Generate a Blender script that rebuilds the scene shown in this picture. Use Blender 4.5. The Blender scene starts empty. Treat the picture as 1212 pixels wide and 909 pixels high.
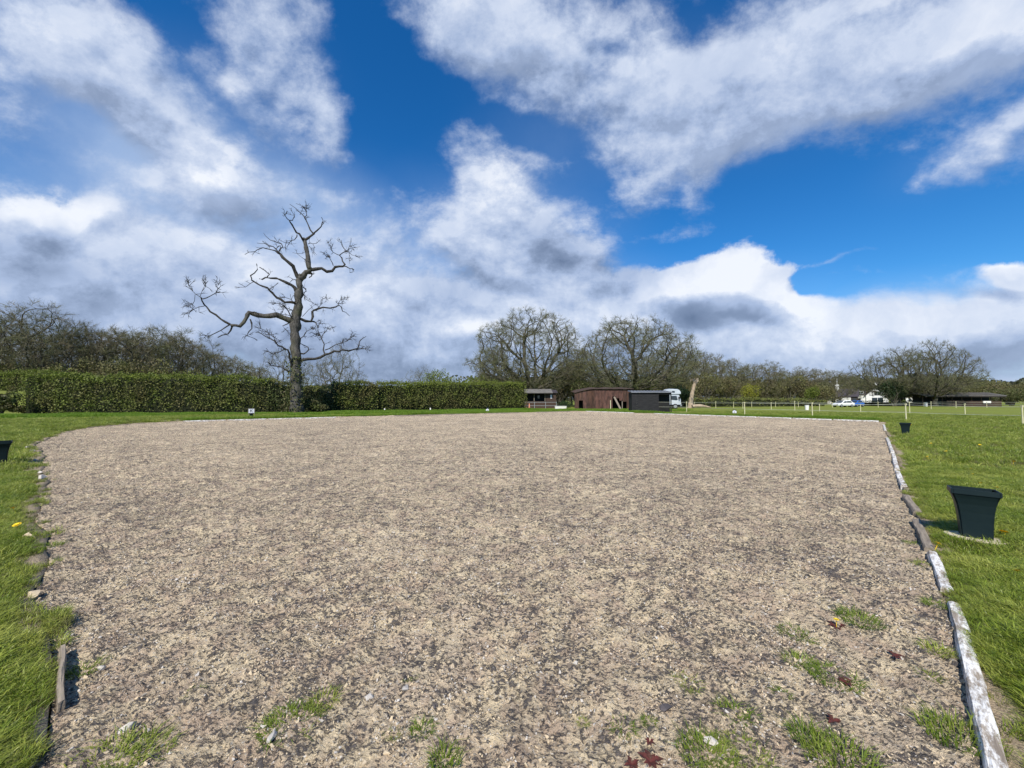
import bpy, bmesh, math, random
import numpy as np
from mathutils import Vector, Matrix, Euler
R = math.radians
SC = bpy.context.scene
COL = SC.collection
random.seed(7)
rng = np.random.default_rng(11)

# ------------------------------------------------------------------ camera
FPX = 465.0; CX = 606.0; CY = 454.5; HORIZ = 473.5; CAMZ = 1.6
PITCH = math.atan((HORIZ - CY) / FPX)
cam = bpy.data.cameras.new('camera'); co = bpy.data.objects.new('camera', cam); COL.objects.link(co)
cam.sensor_width = 36.0; cam.sensor_fit = 'HORIZONTAL'; cam.lens = FPX / 1212.0 * 36.0
cam.clip_start = 0.05; cam.clip_end = 6000.0
co.location = (0, 0, CAMZ); co.rotation_euler = (R(90) + PITCH, 0, 0)
SC.camera = co

def ray(px, py):
    u = (px - CX) / FPX; v = (CY - py) / FPX
    return Vector((u, math.cos(PITCH) - v * math.sin(PITCH), math.sin(PITCH) + v * math.cos(PITCH)))
def G(px, py):
    "ground point seen at a pixel"
    r = ray(px, py); t = -CAMZ / r.z
    return Vector((r.x * t, r.y * t, 0.0))
def P(px, py, Y):
    "point at forward distance Y seen at a pixel"
    r = ray(px, py); t = Y / r.y
    return Vector((r.x * t, Y, CAMZ + r.z * t))

# ------------------------------------------------------------------ light
SUN_AZ = 196.0; SUN_EL = 46.0
sd = Vector((math.sin(R(SUN_AZ)) * math.cos(R(SUN_EL)), math.cos(R(SUN_AZ)) * math.cos(R(SUN_EL)), math.sin(R(SUN_EL))))
sl = bpy.data.lights.new('sun', 'SUN'); so = bpy.data.objects.new('sun', sl); COL.objects.link(so)
sl.energy = 4.8; sl.angle = R(0.53); sl.color = (1.0, 0.95, 0.87)
so.rotation_euler = (-sd).to_track_quat('-Z', 'Y').to_euler(); so.location = (0, -20, 60)
SC.view_settings.view_transform = 'Standard'; SC.view_settings.look = 'None'
SC.view_settings.exposure = 0.32; SC.view_settings.gamma = 1.0

world = bpy.data.worlds.new('World'); SC.world = world; world.use_nodes = True
WT = world.node_tree; WT.nodes.clear()

class NB:
    "small node-building helper"
    def __init__(s, t): s.t = t; s.n = t.nodes; s.l = t.links
    def node(s, typ, **kw):
        n = s.n.new(typ)
        for k, v in kw.items(): setattr(n, k, v)
        return n
    def put(s, sock, v):
        if isinstance(v, bpy.types.NodeSocket): s.l.new(v, sock)
        elif v is not None:
            if sock.type == 'RGBA' and hasattr(v, '__len__') and len(v) == 3: v = (*v, 1)
            sock.default_value = v
    def math(s, op, a, b=None, c=None, clamp=False):
        n = s.node('ShaderNodeMath', operation=op, use_clamp=clamp)
        for i, v in enumerate((a, b, c)):
            if v is not None: s.put(n.inputs[i], v)
        return n.outputs[0]
    def vmath(s, op, a, b=None, sc=None):
        n = s.node('ShaderNodeVectorMath', operation=op)
        s.put(n.inputs[0], a)
        if b is not None: s.put(n.inputs[1], b)
        if sc is not None: s.put(n.inputs['Scale'], sc)
        return n.outputs['Value'] if op in ('LENGTH', 'DOT_PRODUCT', 'DISTANCE') else n.outputs[0]
    def noise(s, vec, scale, detail=4, rough=0.55, dist=0.0, out='Fac'):
        n = s.node('ShaderNodeTexNoise')
        if vec is not None: s.put(n.inputs['Vector'], vec)
        n.inputs['Scale'].default_value = scale; n.inputs['Detail'].default_value = detail
        n.inputs['Roughness'].default_value = rough; n.inputs['Distortion'].default_value = dist
        return n.outputs[out]
    def voro(s, vec, scale, feature='F1', out='Distance', rand=1.0):
        n = s.node('ShaderNodeTexVoronoi', feature=feature)
        if vec is not None: s.put(n.inputs['Vector'], vec)
        n.inputs['Scale'].default_value = scale; n.inputs['Randomness'].default_value = rand
        return n.outputs[out]
    def mix(s, f, a, b, mode='MIX'):
        n = s.node('ShaderNodeMix', data_type='RGBA', blend_type=mode)
        s.put(n.inputs[0], f); s.put(n.inputs[6], a); s.put(n.inputs[7], b)
        return n.outputs[2]
    def rng(s, v, a, b, c=0.0, d=1.0, smooth=False):
        n = s.node('ShaderNodeMapRange'); n.clamp = True
        if smooth: n.interpolation_type = 'SMOOTHSTEP'
        s.put(n.inputs[0], v)
        for i, x in enumerate((a, b, c, d)): s.put(n.inputs[i + 1], x)
        return n.outputs[0]
    def ramp(s, v, stops):
        n = s.node('ShaderNodeValToRGB'); e = n.color_ramp.elements
        while len(e) < len(stops): e.new(0.5)
        for i, (p, c) in enumerate(stops): e[i].position = p; e[i].color = (*c, 1)
        s.put(n.inputs[0], v); return n.outputs[0]
    def mapping(s, vec, loc=(0, 0, 0), rot=(0, 0, 0), scale=(1, 1, 1), kind='POINT'):
        n = s.node('ShaderNodeMapping', vector_type=kind); s.put(n.inputs[0], vec)
        n.inputs[1].default_value = loc; n.inputs[2].default_value = rot; n.inputs[3].default_value = scale
        return n.outputs[0]

# clouds: (px, py, half-length, half-width, screen angle, weight) turned into directions
CLOUDS = [
 (60, 60, 210, 110, -30, .85), (190, 125, 200, 70, -42, .85), (235, 205, 120, 60, -8, 1.0), (30, 150, 120, 45, -20, .35),
 (350, 85, 150, 75, -60, .75), (300, 100, 60, 60, 0, .3), (395, 150, 60, 50, -40, .4), (360, 215, 90, 40, -20, .30),
 (150, 330, 420, 130, 0, .60), (330, 330, 260, 150, 0, .45), (380, 420, 380, 120, 0, .55), (70, 252, 90, 24, 0, .6), (60, 330, 130, 70, 0, .5),
 (590, 235, 125, 120, -30, .85), (600, 330, 200, 100, -15, .8), (660, 300, 110, 70, 0, .6), (560, 400, 260, 90, 0, .75),
 (700, 60, 330, 130, -20, .80), (560, 30, 160, 70, -30, .65), (760, 170, 200, 95, -10, .75), (900, 70, 280, 110, 8, .85), (740, 225, 70, 55, -40, .45),
 (1100, 50, 260, 80, 8, .8), (1212, 40, 160, 80, 0, .5), (1010, 100, 160, 50, 15, .35), (840, 150, 150, 70, 15, .5),
 (870, 335, 110, 62, 0, 1.1), (800, 350, 110, 55, 0, .8), (930, 360, 90, 45, 0, .7), (760, 400, 300, 90, 0, .9),
 (1000, 420, 420, 70, 2, 1.0), (1150, 370, 260, 70, 10, .85), (1195, 305, 80, 22, 0, .8), (1250, 340, 200, 80, 10, .6),
 (1100, 195, 160, 34, 26, .50), (1170, 180, 80, 40, 20, .25), (1010, 302, 130, 10, 14, .42), (1020, 325, 60, 12, 0, .3),
 (820, 265, 90, 22, 10, .4),
 # clear gaps
 (480, 120, 90, 190, 0, -.9), (520, 200, 50, 90, 0, -.6), (500, 290, 60, 50, 0, -.35), (125, 175, 80, 34, -25, -.55), (620, 155, 110, 26, -18, -.7), (545, 335, 60, 22, -20, -.55),
 (960, 255, 200, 80, 5, -.95), (1160, 255, 180, 50, 0, -.9), (985, 345, 60, 26, -10, -.7), (700, 45, 40, 24, 0, -.35), (820, 20, 40, 40, 0, -.3),
 (750, 270, 60, 16, 15, -.4), (410, 210, 90, 40, -60, -.25), (240, 20, 60, 40, -30, -.35), (700, 200, 40, 20, -40, -.35),
]
DARKS = [(60, 325, 130, 60, 0, .9), (0, 280, 60, 30, 0, .4), (660, 302, 75, 42, -10, .85), (745, 335, 60, 55, -30, .7), (822, 374, 60, 28, 0, .95), (895, 376, 50, 14, -8, .7),
 (540, 350, 80, 40, 10, .6), (480, 425, 160, 40, 0, .35), (330, 400, 220, 60, 0, .45), (1130, 345, 90, 14, 0, .5), (1100, 420, 260, 40, 5, .3), (840, 110, 90, 60, 0, .35),
 (640, 90, 130, 40, -20, .25), (690, 150, 80, 40, 0, .3), (430, 440, 300, 40, 0, .25), (760, 420, 260, 40, 0, .3), (270, 250, 130, 30, 0, .25), (110, 100, 90, 50, -40, .15)]
LITS = [(870, 318, 90, 50, 0, .60), (795, 345, 60, 34, 0, .5), (75, 250, 80, 26, 0, .55), (595, 225, 80, 70, 0, .35), (240, 205, 90, 50, 0, .35), (1195, 303, 70, 22, 0, .8), (940, 365, 60, 34, 0, .5), (560, 385, 50, 20, 0, .25)]
VEILS = [(120, 330, 420, 190, 0, .8), (380, 340, 260, 200, 0, .75), (520, 400, 260, 110, 0, .7), (60, 120, 260, 150, -25, .45), (330, 230, 200, 90, -20, .5), (300, 90, 140, 110, 0, .25), (620, 280, 190, 170, 0, .5), (800, 400, 420, 110, 0, .7),
 (1130, 390, 300, 90, 0, .7), (780, 110, 380, 150, 0, .35), (1100, 60, 260, 90, 0, .3), (1110, 190, 170, 60, 20, .22), (230, 180, 220, 120, -35, .3)]
CRISP = [(870, 330, 150, 70, 0, .9), (790, 350, 120, 60, 0, .7), (70, 255, 110, 40, 0, .8), (60, 320, 120, 70, 0, .6), (1195, 305, 80, 30, 0, .6), (660, 300, 70, 40, 0, .4), (820, 374, 90, 40, 0, .6)]
def blob_xf(px, py, a, b, ang):
    c = ray(px, py).normalized(); th = R(ang)
    p1 = ray(px + a * math.cos(th), py - a * math.sin(th)).normalized() - c
    p2 = ray(px - b * math.sin(th), py - b * math.cos(th)).normalized() - c
    e1 = (p1 - c * p1.dot(c)).normalized(); e3 = c; e2 = e3.cross(e1).normalized()
    M = Matrix((e1, e2, e3)).transposed()
    return c, M.to_euler('XYZ'), (p1.length, p2.length, max(p1.length, p2.length) * 1.2)
def blob_sum(nb, vec, lst):
    acc = None
    for (px, py, a, b, ang, w) in lst:
        c, e, s = blob_xf(px, py, a, b, ang)
        m = nb.mapping(vec, c, e, s, 'TEXTURE')
        g = nb.node('ShaderNodeTexGradient', gradient_type='SPHERICAL'); nb.put(g.inputs[0], m)
        acc = nb.math('MULTIPLY_ADD', g.outputs['Fac'], w * 1.5, acc if acc is not None else 0.0)
    return acc
def density_group():
    t = bpy.data.node_groups.new('cloud_density', 'ShaderNodeTree')
    t.interface.new_socket('Dir', in_out='INPUT', socket_type='NodeSocketVector')
    t.interface.new_socket('D', in_out='OUTPUT', socket_type='NodeSocketFloat')
    nb = NB(t); gi = nb.node('NodeGroupInput'); go = nb.node('NodeGroupOutput')
    d = gi.outputs[0]
    w = nb.vmath('SUBTRACT', nb.noise(d, 4.0, 3, .5, out='Color'), (.5, .5, .5))
    wd = nb.vmath('ADD', d, nb.vmath('SCALE', w, sc=0.20))
    base = blob_sum(nb, wd, CLOUDS)
    sep = nb.node('ShaderNodeSeparateXYZ'); nb.put(sep.inputs[0], d)
    den = nb.math('ADD', nb.math('MAXIMUM', sep.outputs[2], 0.0), 0.55)
    q = nb.vmath('SCALE', d, sc=nb.math('DIVIDE', 1.0, den))
    q = nb.mapping(q, rot=(0, 0, R(38)), scale=(1, 1.5, 1))
    n1 = nb.noise(q, 3.4, 10, .60)
    n2 = nb.noise(q, 9.0, 8, .62)
    n3 = nb.noise(wd, 8.5, 9, .60)
    low = nb.rng(sep.outputs[2], .12, .42)
    hi = nb.math('ADD', nb.math('MULTIPLY', n1, .62), nb.math('MULTIPLY', n2, .38))
    nn = nb.math('ADD', nb.math('MULTIPLY', hi, nb.math('MULTIPLY_ADD', low, .6, .4)), nb.math('MULTIPLY', n3, nb.math('MULTIPLY_ADD', low, -.6, .6)))
    nn = nb.math('SUBTRACT', nn, .5)
    nn = nb.math('MULTIPLY_ADD', nb.math('SUBTRACT', nb.noise(nb.vmath('ADD', d, nb.vmath('SCALE', w, sc=.08)), 24, 7, .68), .5), .22, nn)
    r = nb.math('MULTIPLY_ADD', nn, nb.math('MULTIPLY_ADD', low, 1.1, 2.9), base)
    nb.l.new(r, go.inputs[0]); return t
def build_world():
    nb = NB(WT)
    out = nb.node('ShaderNodeOutputWorld'); bg = nb.node('ShaderNodeBackground')
    tc = nb.node('ShaderNodeTexCoord'); d = nb.vmath('NORMALIZE', tc.outputs['Generated'])
    sky = nb.node('ShaderNodeTexSky', sky_type='NISHITA'); sky.sun_disc = False
    sky.sun_elevation = R(SUN_EL); sky.sun_rotation = R(SUN_AZ); sky.altitude = 200
    sky.air_density = 1.0; sky.dust_density = 0.4; sky.ozone_density = 2.2
    hs = nb.node('ShaderNodeHueSaturation'); hs.inputs['Saturation'].default_value = 1.38; hs.inputs['Value'].default_value = SKYV
    nb.put(hs.inputs['Color'], sky.outputs[0])
    blue = nb.mix(1.0, hs.outputs[0], (.62, .95, 1.12), 'MULTIPLY')
    dg = density_group()
    def D(v):
        g = nb.node('ShaderNodeGroup'); g.node_tree = dg; nb.put(g.inputs[0], v); return g.outputs[0]
    d0 = D(d); d1 = D(nb.vmath('ADD', d, (-.010, -.012, .030)))
    sp0 = nb.node('ShaderNodeSeparateXYZ'); nb.put(sp0.inputs[0], d)
    lowz = nb.rng(sp0.outputs[2], .0, .18, .75, 0, smooth=True)
    hz = nb.mix(nb.rng(sp0.outputs[2], -.02, .20, .85, 0, smooth=True), blue, (4.2, 5.3, 7.2))
    veil = nb.rng(blob_sum(nb, d, VEILS), 0, 1.7, 0, .78, smooth=True)
    veil = nb.math('MULTIPLY', veil, nb.rng(nb.noise(d, 5.5, 7, .6), .30, .62, .55, 1))
    blue = nb.mix(veil, hz, (3.9, 5.0, 6.9))
    crisp = nb.rng(blob_sum(nb, d, CRISP), 0, .6)
    hiz = nb.rng(sp0.outputs[2], .15, .5)
    amax = nb.math('MULTIPLY_ADD', hiz, .15, 1.0); amax = nb.math('MULTIPLY_ADD', crisp, -.5, amax)
    dd_ = nb.math('ADD', d0, nb.math('MULTIPLY', lowz, .5))
    alpha = nb.rng(dd_, nb.math('MULTIPLY_ADD', crisp, .18, -.10), amax, 0, .96, smooth=True)
    relief = nb.rng(nb.math('SUBTRACT', d0, d1), -.45, .45, -1, 1)
    w = nb.vmath('SUBTRACT', nb.noise(d, 7, 4, .55, out='Color'), (.5, .5, .5))
    wd = nb.vmath('ADD', d, nb.vmath('SCALE', w, sc=0.12))
    dark = blob_sum(nb, wd, DARKS); lit = blob_sum(nb, wd, LITS)
    thick = nb.rng(d0, .3, 2.2)
    v = nb.math('MULTIPLY_ADD', relief, .19, .58)
    v = nb.math('MULTIPLY_ADD', thick, .04, v)
    v = nb.math('ADD', v, nb.rng(sp0.outputs[2], .05, .38, .12, 0))
    v = nb.math('MULTIPLY_ADD', dark, -.32, v)
    v = nb.math('MULTIPLY_ADD', lit, .30, v)
    v = nb.math('MULTIPLY_ADD', nb.math('SUBTRACT', nb.noise(wd, 9, 8, .62), .5), .55, v, clamp=True)
    K = CLOUDK
    cc = nb.ramp(v, [(0.0, (.15 * K, .21 * K, .34 * K)), (.28, (.26 * K, .34 * K, .51 * K)), (.52, (.44 * K, .55 * K, .78 * K)), (.78, (.68 * K, .77 * K, .95 * K)), (1.0, (.98 * K, 1.02 * K, 1.10 * K))])
    col = nb.mix(alpha, blue, cc)
    nb.put(bg.inputs[0], col); bg.inputs[1].default_value = 0.10
    nb.l.new(bg.outputs[0], out.inputs[0])
SKYV = 1.08; CLOUDK = 7.5
build_world()
world.cycles.sampling_method = 'MANUAL'; world.cycles.sample_map_resolution = 256

# ------------------------------------------------------------------ helpers
def tag(o, label=None, cat=None, group=None, kind=None):
    if label: o['label'] = label
    if cat: o['category'] = cat
    if group: o['group'] = group
    if kind: o['kind'] = kind
    return o
def empty(name, loc, rz=0.0):
    o = bpy.data.objects.new(name, None); COL.objects.link(o); o.location = loc; o.rotation_euler = (0, 0, rz)
    o.empty_display_size = .2
    return o
def link_mesh(name, me, mat=None, parent=None, loc=None):
    o = bpy.data.objects.new(name, me); COL.objects.link(o)
    if mat is not None and not me.materials:
        for m in (mat if isinstance(mat, (list, tuple)) else [mat]): me.materials.append(m)
    if parent is not None: o.parent = parent
    if loc is not None: o.location = loc
    return o
def np_mesh(name, V, F, n=None, smooth=False):
    "V (n,3); F list of index tuples or array (m,k)"
    me = bpy.data.meshes.new(name)
    V = np.asarray(V, dtype=np.float32)
    if isinstance(F, np.ndarray):
        k = F.shape[1]; tot = F.shape[0]
        me.vertices.add(len(V)); me.vertices.foreach_set('co', V.ravel())
        me.loops.add(tot * k); me.loops.foreach_set('vertex_index', F.astype(np.int32).ravel())
        me.polygons.add(tot); me.polygons.foreach_set('loop_start', np.arange(0, tot * k, k, dtype=np.int32))
        me.update(calc_edges=True)
    else:
        me.from_pydata([tuple(map(float, v)) for v in V], [], [tuple(f) for f in F]); me.update()
    if smooth: me.polygons.foreach_set('use_smooth', np.ones(len(me.polygons), dtype=bool))
    return me
class MB:
    "collects boxes, tubes and plates into one mesh"
    def __init__(s): s.v = []; s.f = []; s.sm = []
    def add(s, vs, fs):
        o = len(s.v); s.v += [tuple(v) for v in vs]; s.f += [tuple(i + o for i in f) for f in fs]; return s
    def box(s, x0, x1, y0, y1, z0, z1, M=None):
        vs = [Vector(p) for p in ((x0, y0, z0), (x1, y0, z0), (x1, y1, z0), (x0, y1, z0), (x0, y0, z1), (x1, y0, z1), (x1, y1, z1), (x0, y1, z1))]
        if M is not None: vs = [M @ v for v in vs]
        return s.add(vs, [(0, 3, 2, 1), (4, 5, 6, 7), (0, 1, 5, 4), (1, 2, 6, 5), (2, 3, 7, 6), (3, 0, 4, 7)])
    def tube(s, a, b, r0, r1=None, n=8, cap=True):
        a = Vector(a); b = Vector(b); r1 = r0 if r1 is None else r1
        d = (b - a).normalized(); u = d.orthogonal().normalized(); w = d.cross(u)
        vs = [a + (u * math.cos(2 * math.pi * i / n) + w * math.sin(2 * math.pi * i / n)) * r0 for i in range(n)]
        vs += [b + (u * math.cos(2 * math.pi * i / n) + w * math.sin(2 * math.pi * i / n)) * r1 for i in range(n)]
        fs = [(i, (i + 1) % n, n + (i + 1) % n, n + i) for i in range(n)]
        if cap: fs += [tuple(range(n))[::-1], tuple(range(n, 2 * n))]
        return s.add(vs, fs)
    def prism(s, poly, axis, a, b):
        "poly in the two other axes, extruded a..b along axis (0,1,2)"
        n = len(poly)
        def mk(p, t):
            q = list(p); q.insert(axis, t); return Vector(q)
        return s.add([mk(p, a) for p in poly] + [mk(p, b) for p in poly],
                     [tuple(range(n))[::-1], tuple(range(n, 2 * n))] + [(i, (i + 1) % n, n + (i + 1) % n, n + i) for i in range(n)])
    def mesh(s, name, bevel=0.0):
        me = bpy.data.meshes.new(name); bm = bmesh.new()
        vs = [bm.verts.new(v) for v in s.v]
        for f in s.f:
            try: bm.faces.new([vs[i] for i in f])
            except ValueError: pass
        bmesh.ops.recalc_face_normals(bm, faces=bm.faces)
        if bevel: bmesh.ops.bevel(bm, geom=list(bm.edges), offset=bevel, segments=2, affect='EDGES', clamp_overlap=True)
        bm.to_mesh(me); bm.free(); me.update(); return me
    def build(s, name, mat, parent=None, bevel=0.0, loc=None):
        return link_mesh(name, s.mesh(name, bevel), mat, parent, loc)
def copy_tree(o, parent=None):
    c = o.copy(); COL.objects.link(c)
    if parent is not None: c.parent = parent
    for ch in o.children: copy_tree(ch, c)
    return c
def hash2(ix, iy, seed):
    h = (ix.astype(np.int64) * 374761393 + iy.astype(np.int64) * 668265263 + seed * 1442695041) & 0xffffffff
    h = ((h ^ (h >> 13)) * 1274126177) & 0xffffffff
    return ((h ^ (h >> 16)) & 0xffff) / 65535.0
def vnoise(x, y, seed=0):
    ix = np.floor(x); iy = np.floor(y); fx = x - ix; fy = y - iy
    fx = fx * fx * (3 - 2 * fx); fy = fy * fy * (3 - 2 * fy)
    ix = ix.astype(np.int64); iy = iy.astype(np.int64)
    a = hash2(ix, iy, seed); b = hash2(ix + 1, iy, seed); c = hash2(ix, iy + 1, seed); d = hash2(ix + 1, iy + 1, seed)
    return (a * (1 - fx) + b * fx) * (1 - fy) + (c * (1 - fx) + d * fx) * fy - .5
def fbm(x, y, scale, oct=4, seed=0, gain=.5):
    x = np.asarray(x, float) * scale; y = np.asarray(y, float) * scale; t = 0; a = 1.0
    for k in range(oct):
        c, s_ = math.cos(.6 * k), math.sin(.6 * k)
        t = t + a * vnoise(x * c - y * s_ + 17.3 * k, x * s_ + y * c - 9.1 * k, seed + k); a *= gain; x = x * 2.03; y = y * 2.03
    return t

# ------------------------------------------------------------------ materials
def mat(name):
    m = bpy.data.materials.new(name); m.use_nodes = True; m.node_tree.nodes.clear()
    nb = NB(m.node_tree); out = nb.node('ShaderNodeOutputMaterial'); b = nb.node('ShaderNodeBsdfPrincipled')
    nb.l.new(b.outputs[0], out.inputs[0]); nb.b = b; nb.out = out
    return m, nb
def bump(nb, h, strength=.5, dist=.02):
    n = nb.node('ShaderNodeBump'); n.inputs['Strength'].default_value = strength; n.inputs['Distance'].default_value = dist
    nb.put(n.inputs['Height'], h); nb.l.new(n.outputs[0], nb.b.inputs['Normal'])
def geo_pos(nb): return nb.node('ShaderNodeNewGeometry').outputs['Position']
def obj_co(nb): return nb.node('ShaderNodeTexCoord').outputs['Object']
def simple(name, c, c2=None, scale=6, rough=.75, stretch=(1, 1, 1), spec=.3, bs=.25, metal=0, bd=.01):
    m, nb = mat(name); oc = nb.mapping(obj_co(nb), scale=stretch)
    c2 = c2 or tuple(x * .62 for x in c)
    n = nb.noise(oc, scale, 6, .62)
    nb.put(nb.b.inputs['Base Color'], nb.mix(nb.rng(n, .32, .68), c, c2))
    nb.b.inputs['Roughness'].default_value = rough; nb.b.inputs['Specular IOR Level'].default_value = spec; nb.b.inputs['Metallic'].default_value = metal
    if bs: bump(nb, nb.noise(oc, scale * 3, 5, .6), bs, bd)
    return m
def leafy(name, c, c2, c3=None, trans=.25, wscale=.35, attr=True):
    "thin foliage: colour varies face by face (random per island) and over metres"
    m, nb = mat(name)
    g = nb.node('ShaderNodeNewGeometry'); ri = g.outputs['Random Per Island']
    col = nb.mix(ri, c, c2)
    n = nb.noise(g.outputs['Position'], wscale, 4, .6)
    col = nb.mix(nb.rng(n, .38, .64), col, c3 or tuple(x * .6 for x in c2))
    nb.put(nb.b.inputs['Base Color'], col); nb.b.inputs['Roughness'].default_value = .6; nb.b.inputs['Specular IOR Level'].default_value = .25
    if trans:
        tr = nb.node('ShaderNodeBsdfTranslucent'); nb.put(tr.inputs[0], nb.mix(.5, col, (.16, .22, .03)))
        mx = nb.node('ShaderNodeMixShader'); mx.inputs[0].default_value = trans
        nb.l.new(nb.b.outputs[0], mx.inputs[1]); nb.l.new(tr.outputs[0], mx.inputs[2]); nb.l.new(mx.outputs[0], nb.out.inputs[0])
    return m

def sand_material():
    m, nb = mat('arena_sand'); p = geo_pos(nb)
    patch = nb.noise(p, 1.1, 5, .6)
    big = nb.noise(p, .13, 4, .6)
    wp = nb.vmath('ADD', p, nb.vmath('SCALE', nb.noise(p, 40, 3, .6, out='Color'), sc=.03))
    chips = nb.noise(nb.mapping(wp, rot=(0, 0, .35), scale=(1, 1.5, .3)), 34, 5, .70)
    chips2 = nb.noise(nb.mapping(wp, rot=(0, 0, .8), scale=(1, 1.8, .3)), 75, 3, .7)
    fine = nb.noise(p, 260, 3, .7)
    mid = nb.noise(wp, 9, 5, .7)
    th = nb.math('MULTIPLY_ADD', patch, -.16, .622)
    th = nb.math('MULTIPLY_ADD', mid, -.40, nb.math('ADD', th, .20))
    th = nb.math('MULTIPLY_ADD', big, -.07, nb.math('ADD', th, .033))
    k1 = nb.rng(chips, nb.math('SUBTRACT', th, .035), nb.math('ADD', th, .03))
    k2 = nb.rng(chips2, nb.math('ADD', th, -.02), nb.math('ADD', th, .07))
    sand = nb.mix(nb.rng(fine, .3, .7), (.64, .50, .31), (.86, .70, .46))
    sand = nb.mix(nb.rng(nb.noise(p, 5, 3), .4, .62), sand, (.56, .42, .29))
    sand = nb.mix(nb.rng(nb.noise(wp, 55, 2), .60, .68), sand, (.60, .54, .44))
    sand = nb.mix(nb.math('MULTIPLY', nb.rng(nb.noise(p, .45, 5, .62), .50, .66), .22), sand, (.40, .31, .22))
    sand = nb.mix(nb.math('MULTIPLY', nb.rng(nb.noise(nb.mapping(p, rot=(0, 0, .5), scale=(1, .22, 1)), 1.3, 4, .6), .54, .64), .35), sand, (.74, .60, .42))
    clump = nb.noise(nb.mapping(wp, rot=(0, 0, .2), scale=(1, 1.35, .3)), 8.5, 7, .74)
    k3 = nb.rng(clump, nb.math('SUBTRACT', th, -.015), nb.math('ADD', th, .055))
    cell = nb.voro(wp, 48, out='Color')
    sp = nb.node('ShaderNodeSeparateColor'); nb.put(sp.inputs[0], cell)
    dk = nb.mix(sp.outputs[0], (.042, .043, .050), (.15, .13, .12))
    col = nb.mix(nb.math('MULTIPLY', k2, .48), sand, nb.mix(sp.outputs[1], (.10, .08, .075), (.22, .17, .145)))
    col = nb.mix(nb.math('MULTIPLY', k3, .48), col, nb.mix(sp.outputs[2], (.060, .058, .064), (.14, .12, .11)))
    col = nb.mix(nb.math('MULTIPLY', k1, .92), col, dk)
    nb.put(nb.b.inputs['Base Color'], col)
    nb.b.inputs['Roughness'].default_value = .92; nb.b.inputs['Specular IOR Level'].default_value = .15
    h = nb.math('ADD', nb.math('MULTIPLY', k1, .25), nb.math('ADD', nb.math('MULTIPLY', mid, .9), nb.math('ADD', nb.math('MULTIPLY', chips, .6), nb.math('MULTIPLY', fine, .16))))
    bump(nb, h, 1.0, .05)
    return m
def field_material():
    m, nb = mat('field_grass'); p = geo_pos(nb)
    a = nb.noise(p, 1.6, 5, .65); b = nb.noise(p, .10, 4, .6); c = nb.noise(p, 14, 4, .7); f = nb.noise(p, 90, 3, .7)
    col = nb.mix(nb.rng(c, .35, .65), (.10, .135, .016), (.20, .24, .034))
    col = nb.mix(nb.math('MULTIPLY', nb.rng(a, .45, .68), .6), col, (.270, .275, .060))
    col = nb.mix(nb.math('MULTIPLY', nb.rng(b, .42, .60), .55), col, (.150, .150, .045))
    col = nb.mix(nb.math('MULTIPLY', nb.rng(f, .55, .75), .5), col, (.19, .21, .06))
    soil = nb.rng(nb.noise(p, 2.7, 5, .7), .66, .74)
    col = nb.mix(nb.math('MULTIPLY', soil, .5), col, (.16, .115, .06))
    lip = nb.node('ShaderNodeAttribute', attribute_name='lip', attribute_type='GEOMETRY').outputs['Fac']
    lm = nb.rng(nb.math('ADD', lip, nb.math('MULTIPLY', nb.math('SUBTRACT', nb.noise(p, 3.2, 5, .65), .5), 1.6)), .35, .6)
    col = nb.mix(lm, col, nb.mix(nb.rng(f, .4, .65), (.42, .33, .22), (.20, .155, .11)))
    nb.put(nb.b.inputs['Base Color'], col); nb.b.inputs['Roughness'].default_value = .9; nb.b.inputs['Specular IOR Level'].default_value = .1
    bump(nb, nb.math('ADD', nb.math('MULTIPLY', c, .6), nb.math('MULTIPLY', f, .3)), .8, .06)
    return m
def blade_material(name, c1, c2, c3, trans=.35):
    m, nb = mat(name)
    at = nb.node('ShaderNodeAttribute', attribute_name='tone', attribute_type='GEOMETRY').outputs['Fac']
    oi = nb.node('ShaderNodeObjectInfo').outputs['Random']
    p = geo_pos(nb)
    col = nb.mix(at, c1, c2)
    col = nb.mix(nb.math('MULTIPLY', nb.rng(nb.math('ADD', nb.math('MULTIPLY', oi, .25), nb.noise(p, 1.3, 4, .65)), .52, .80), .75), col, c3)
    nb.put(nb.b.inputs['Base Color'], col); nb.b.inputs['Roughness'].default_value = .45; nb.b.inputs['Specular IOR Level'].default_value = .35
    tr = nb.node('ShaderNodeBsdfTranslucent'); nb.put(tr.inputs[0], nb.mix(.4, col, (.13, .20, .02)))
    mx = nb.node('ShaderNodeMixShader'); mx.inputs[0].default_value = trans
    nb.l.new(nb.b.outputs[0], mx.inputs[1]); nb.l.new(tr.outputs[0], mx.inputs[2]); nb.l.new(mx.outputs[0], nb.out.inputs[0])
    return m
def white_board_material():
    m, nb = mat('flaking_white_paint'); oc = obj_co(nb)
    n = nb.noise(nb.mapping(oc, scale=(1, 3, 3)), 7, 7, .72); n2 = nb.noise(nb.mapping(oc, scale=(1, 2.5, 2.5)), 38, 6, .75)
    k = nb.rng(nb.math('MULTIPLY_ADD', n2, .35, n), .60, .74)
    wood = nb.mix(nb.rng(nb.noise(nb.mapping(oc, scale=(1, 14, 14)), 6, 5), .35, .65), (.20, .16, .12), (.36, .30, .23))
    white = nb.mix(nb.rng(n2, .35, .7), (.80, .79, .76), (.60, .57, .52))
    nb.put(nb.b.inputs['Base Color'], nb.mix(k, white, wood)); nb.b.inputs['Roughness'].default_value = .7
    bump(nb, nb.math('ADD', nb.math('MULTIPLY', k, -.5), n2), .5, .008)
    return m
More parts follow.
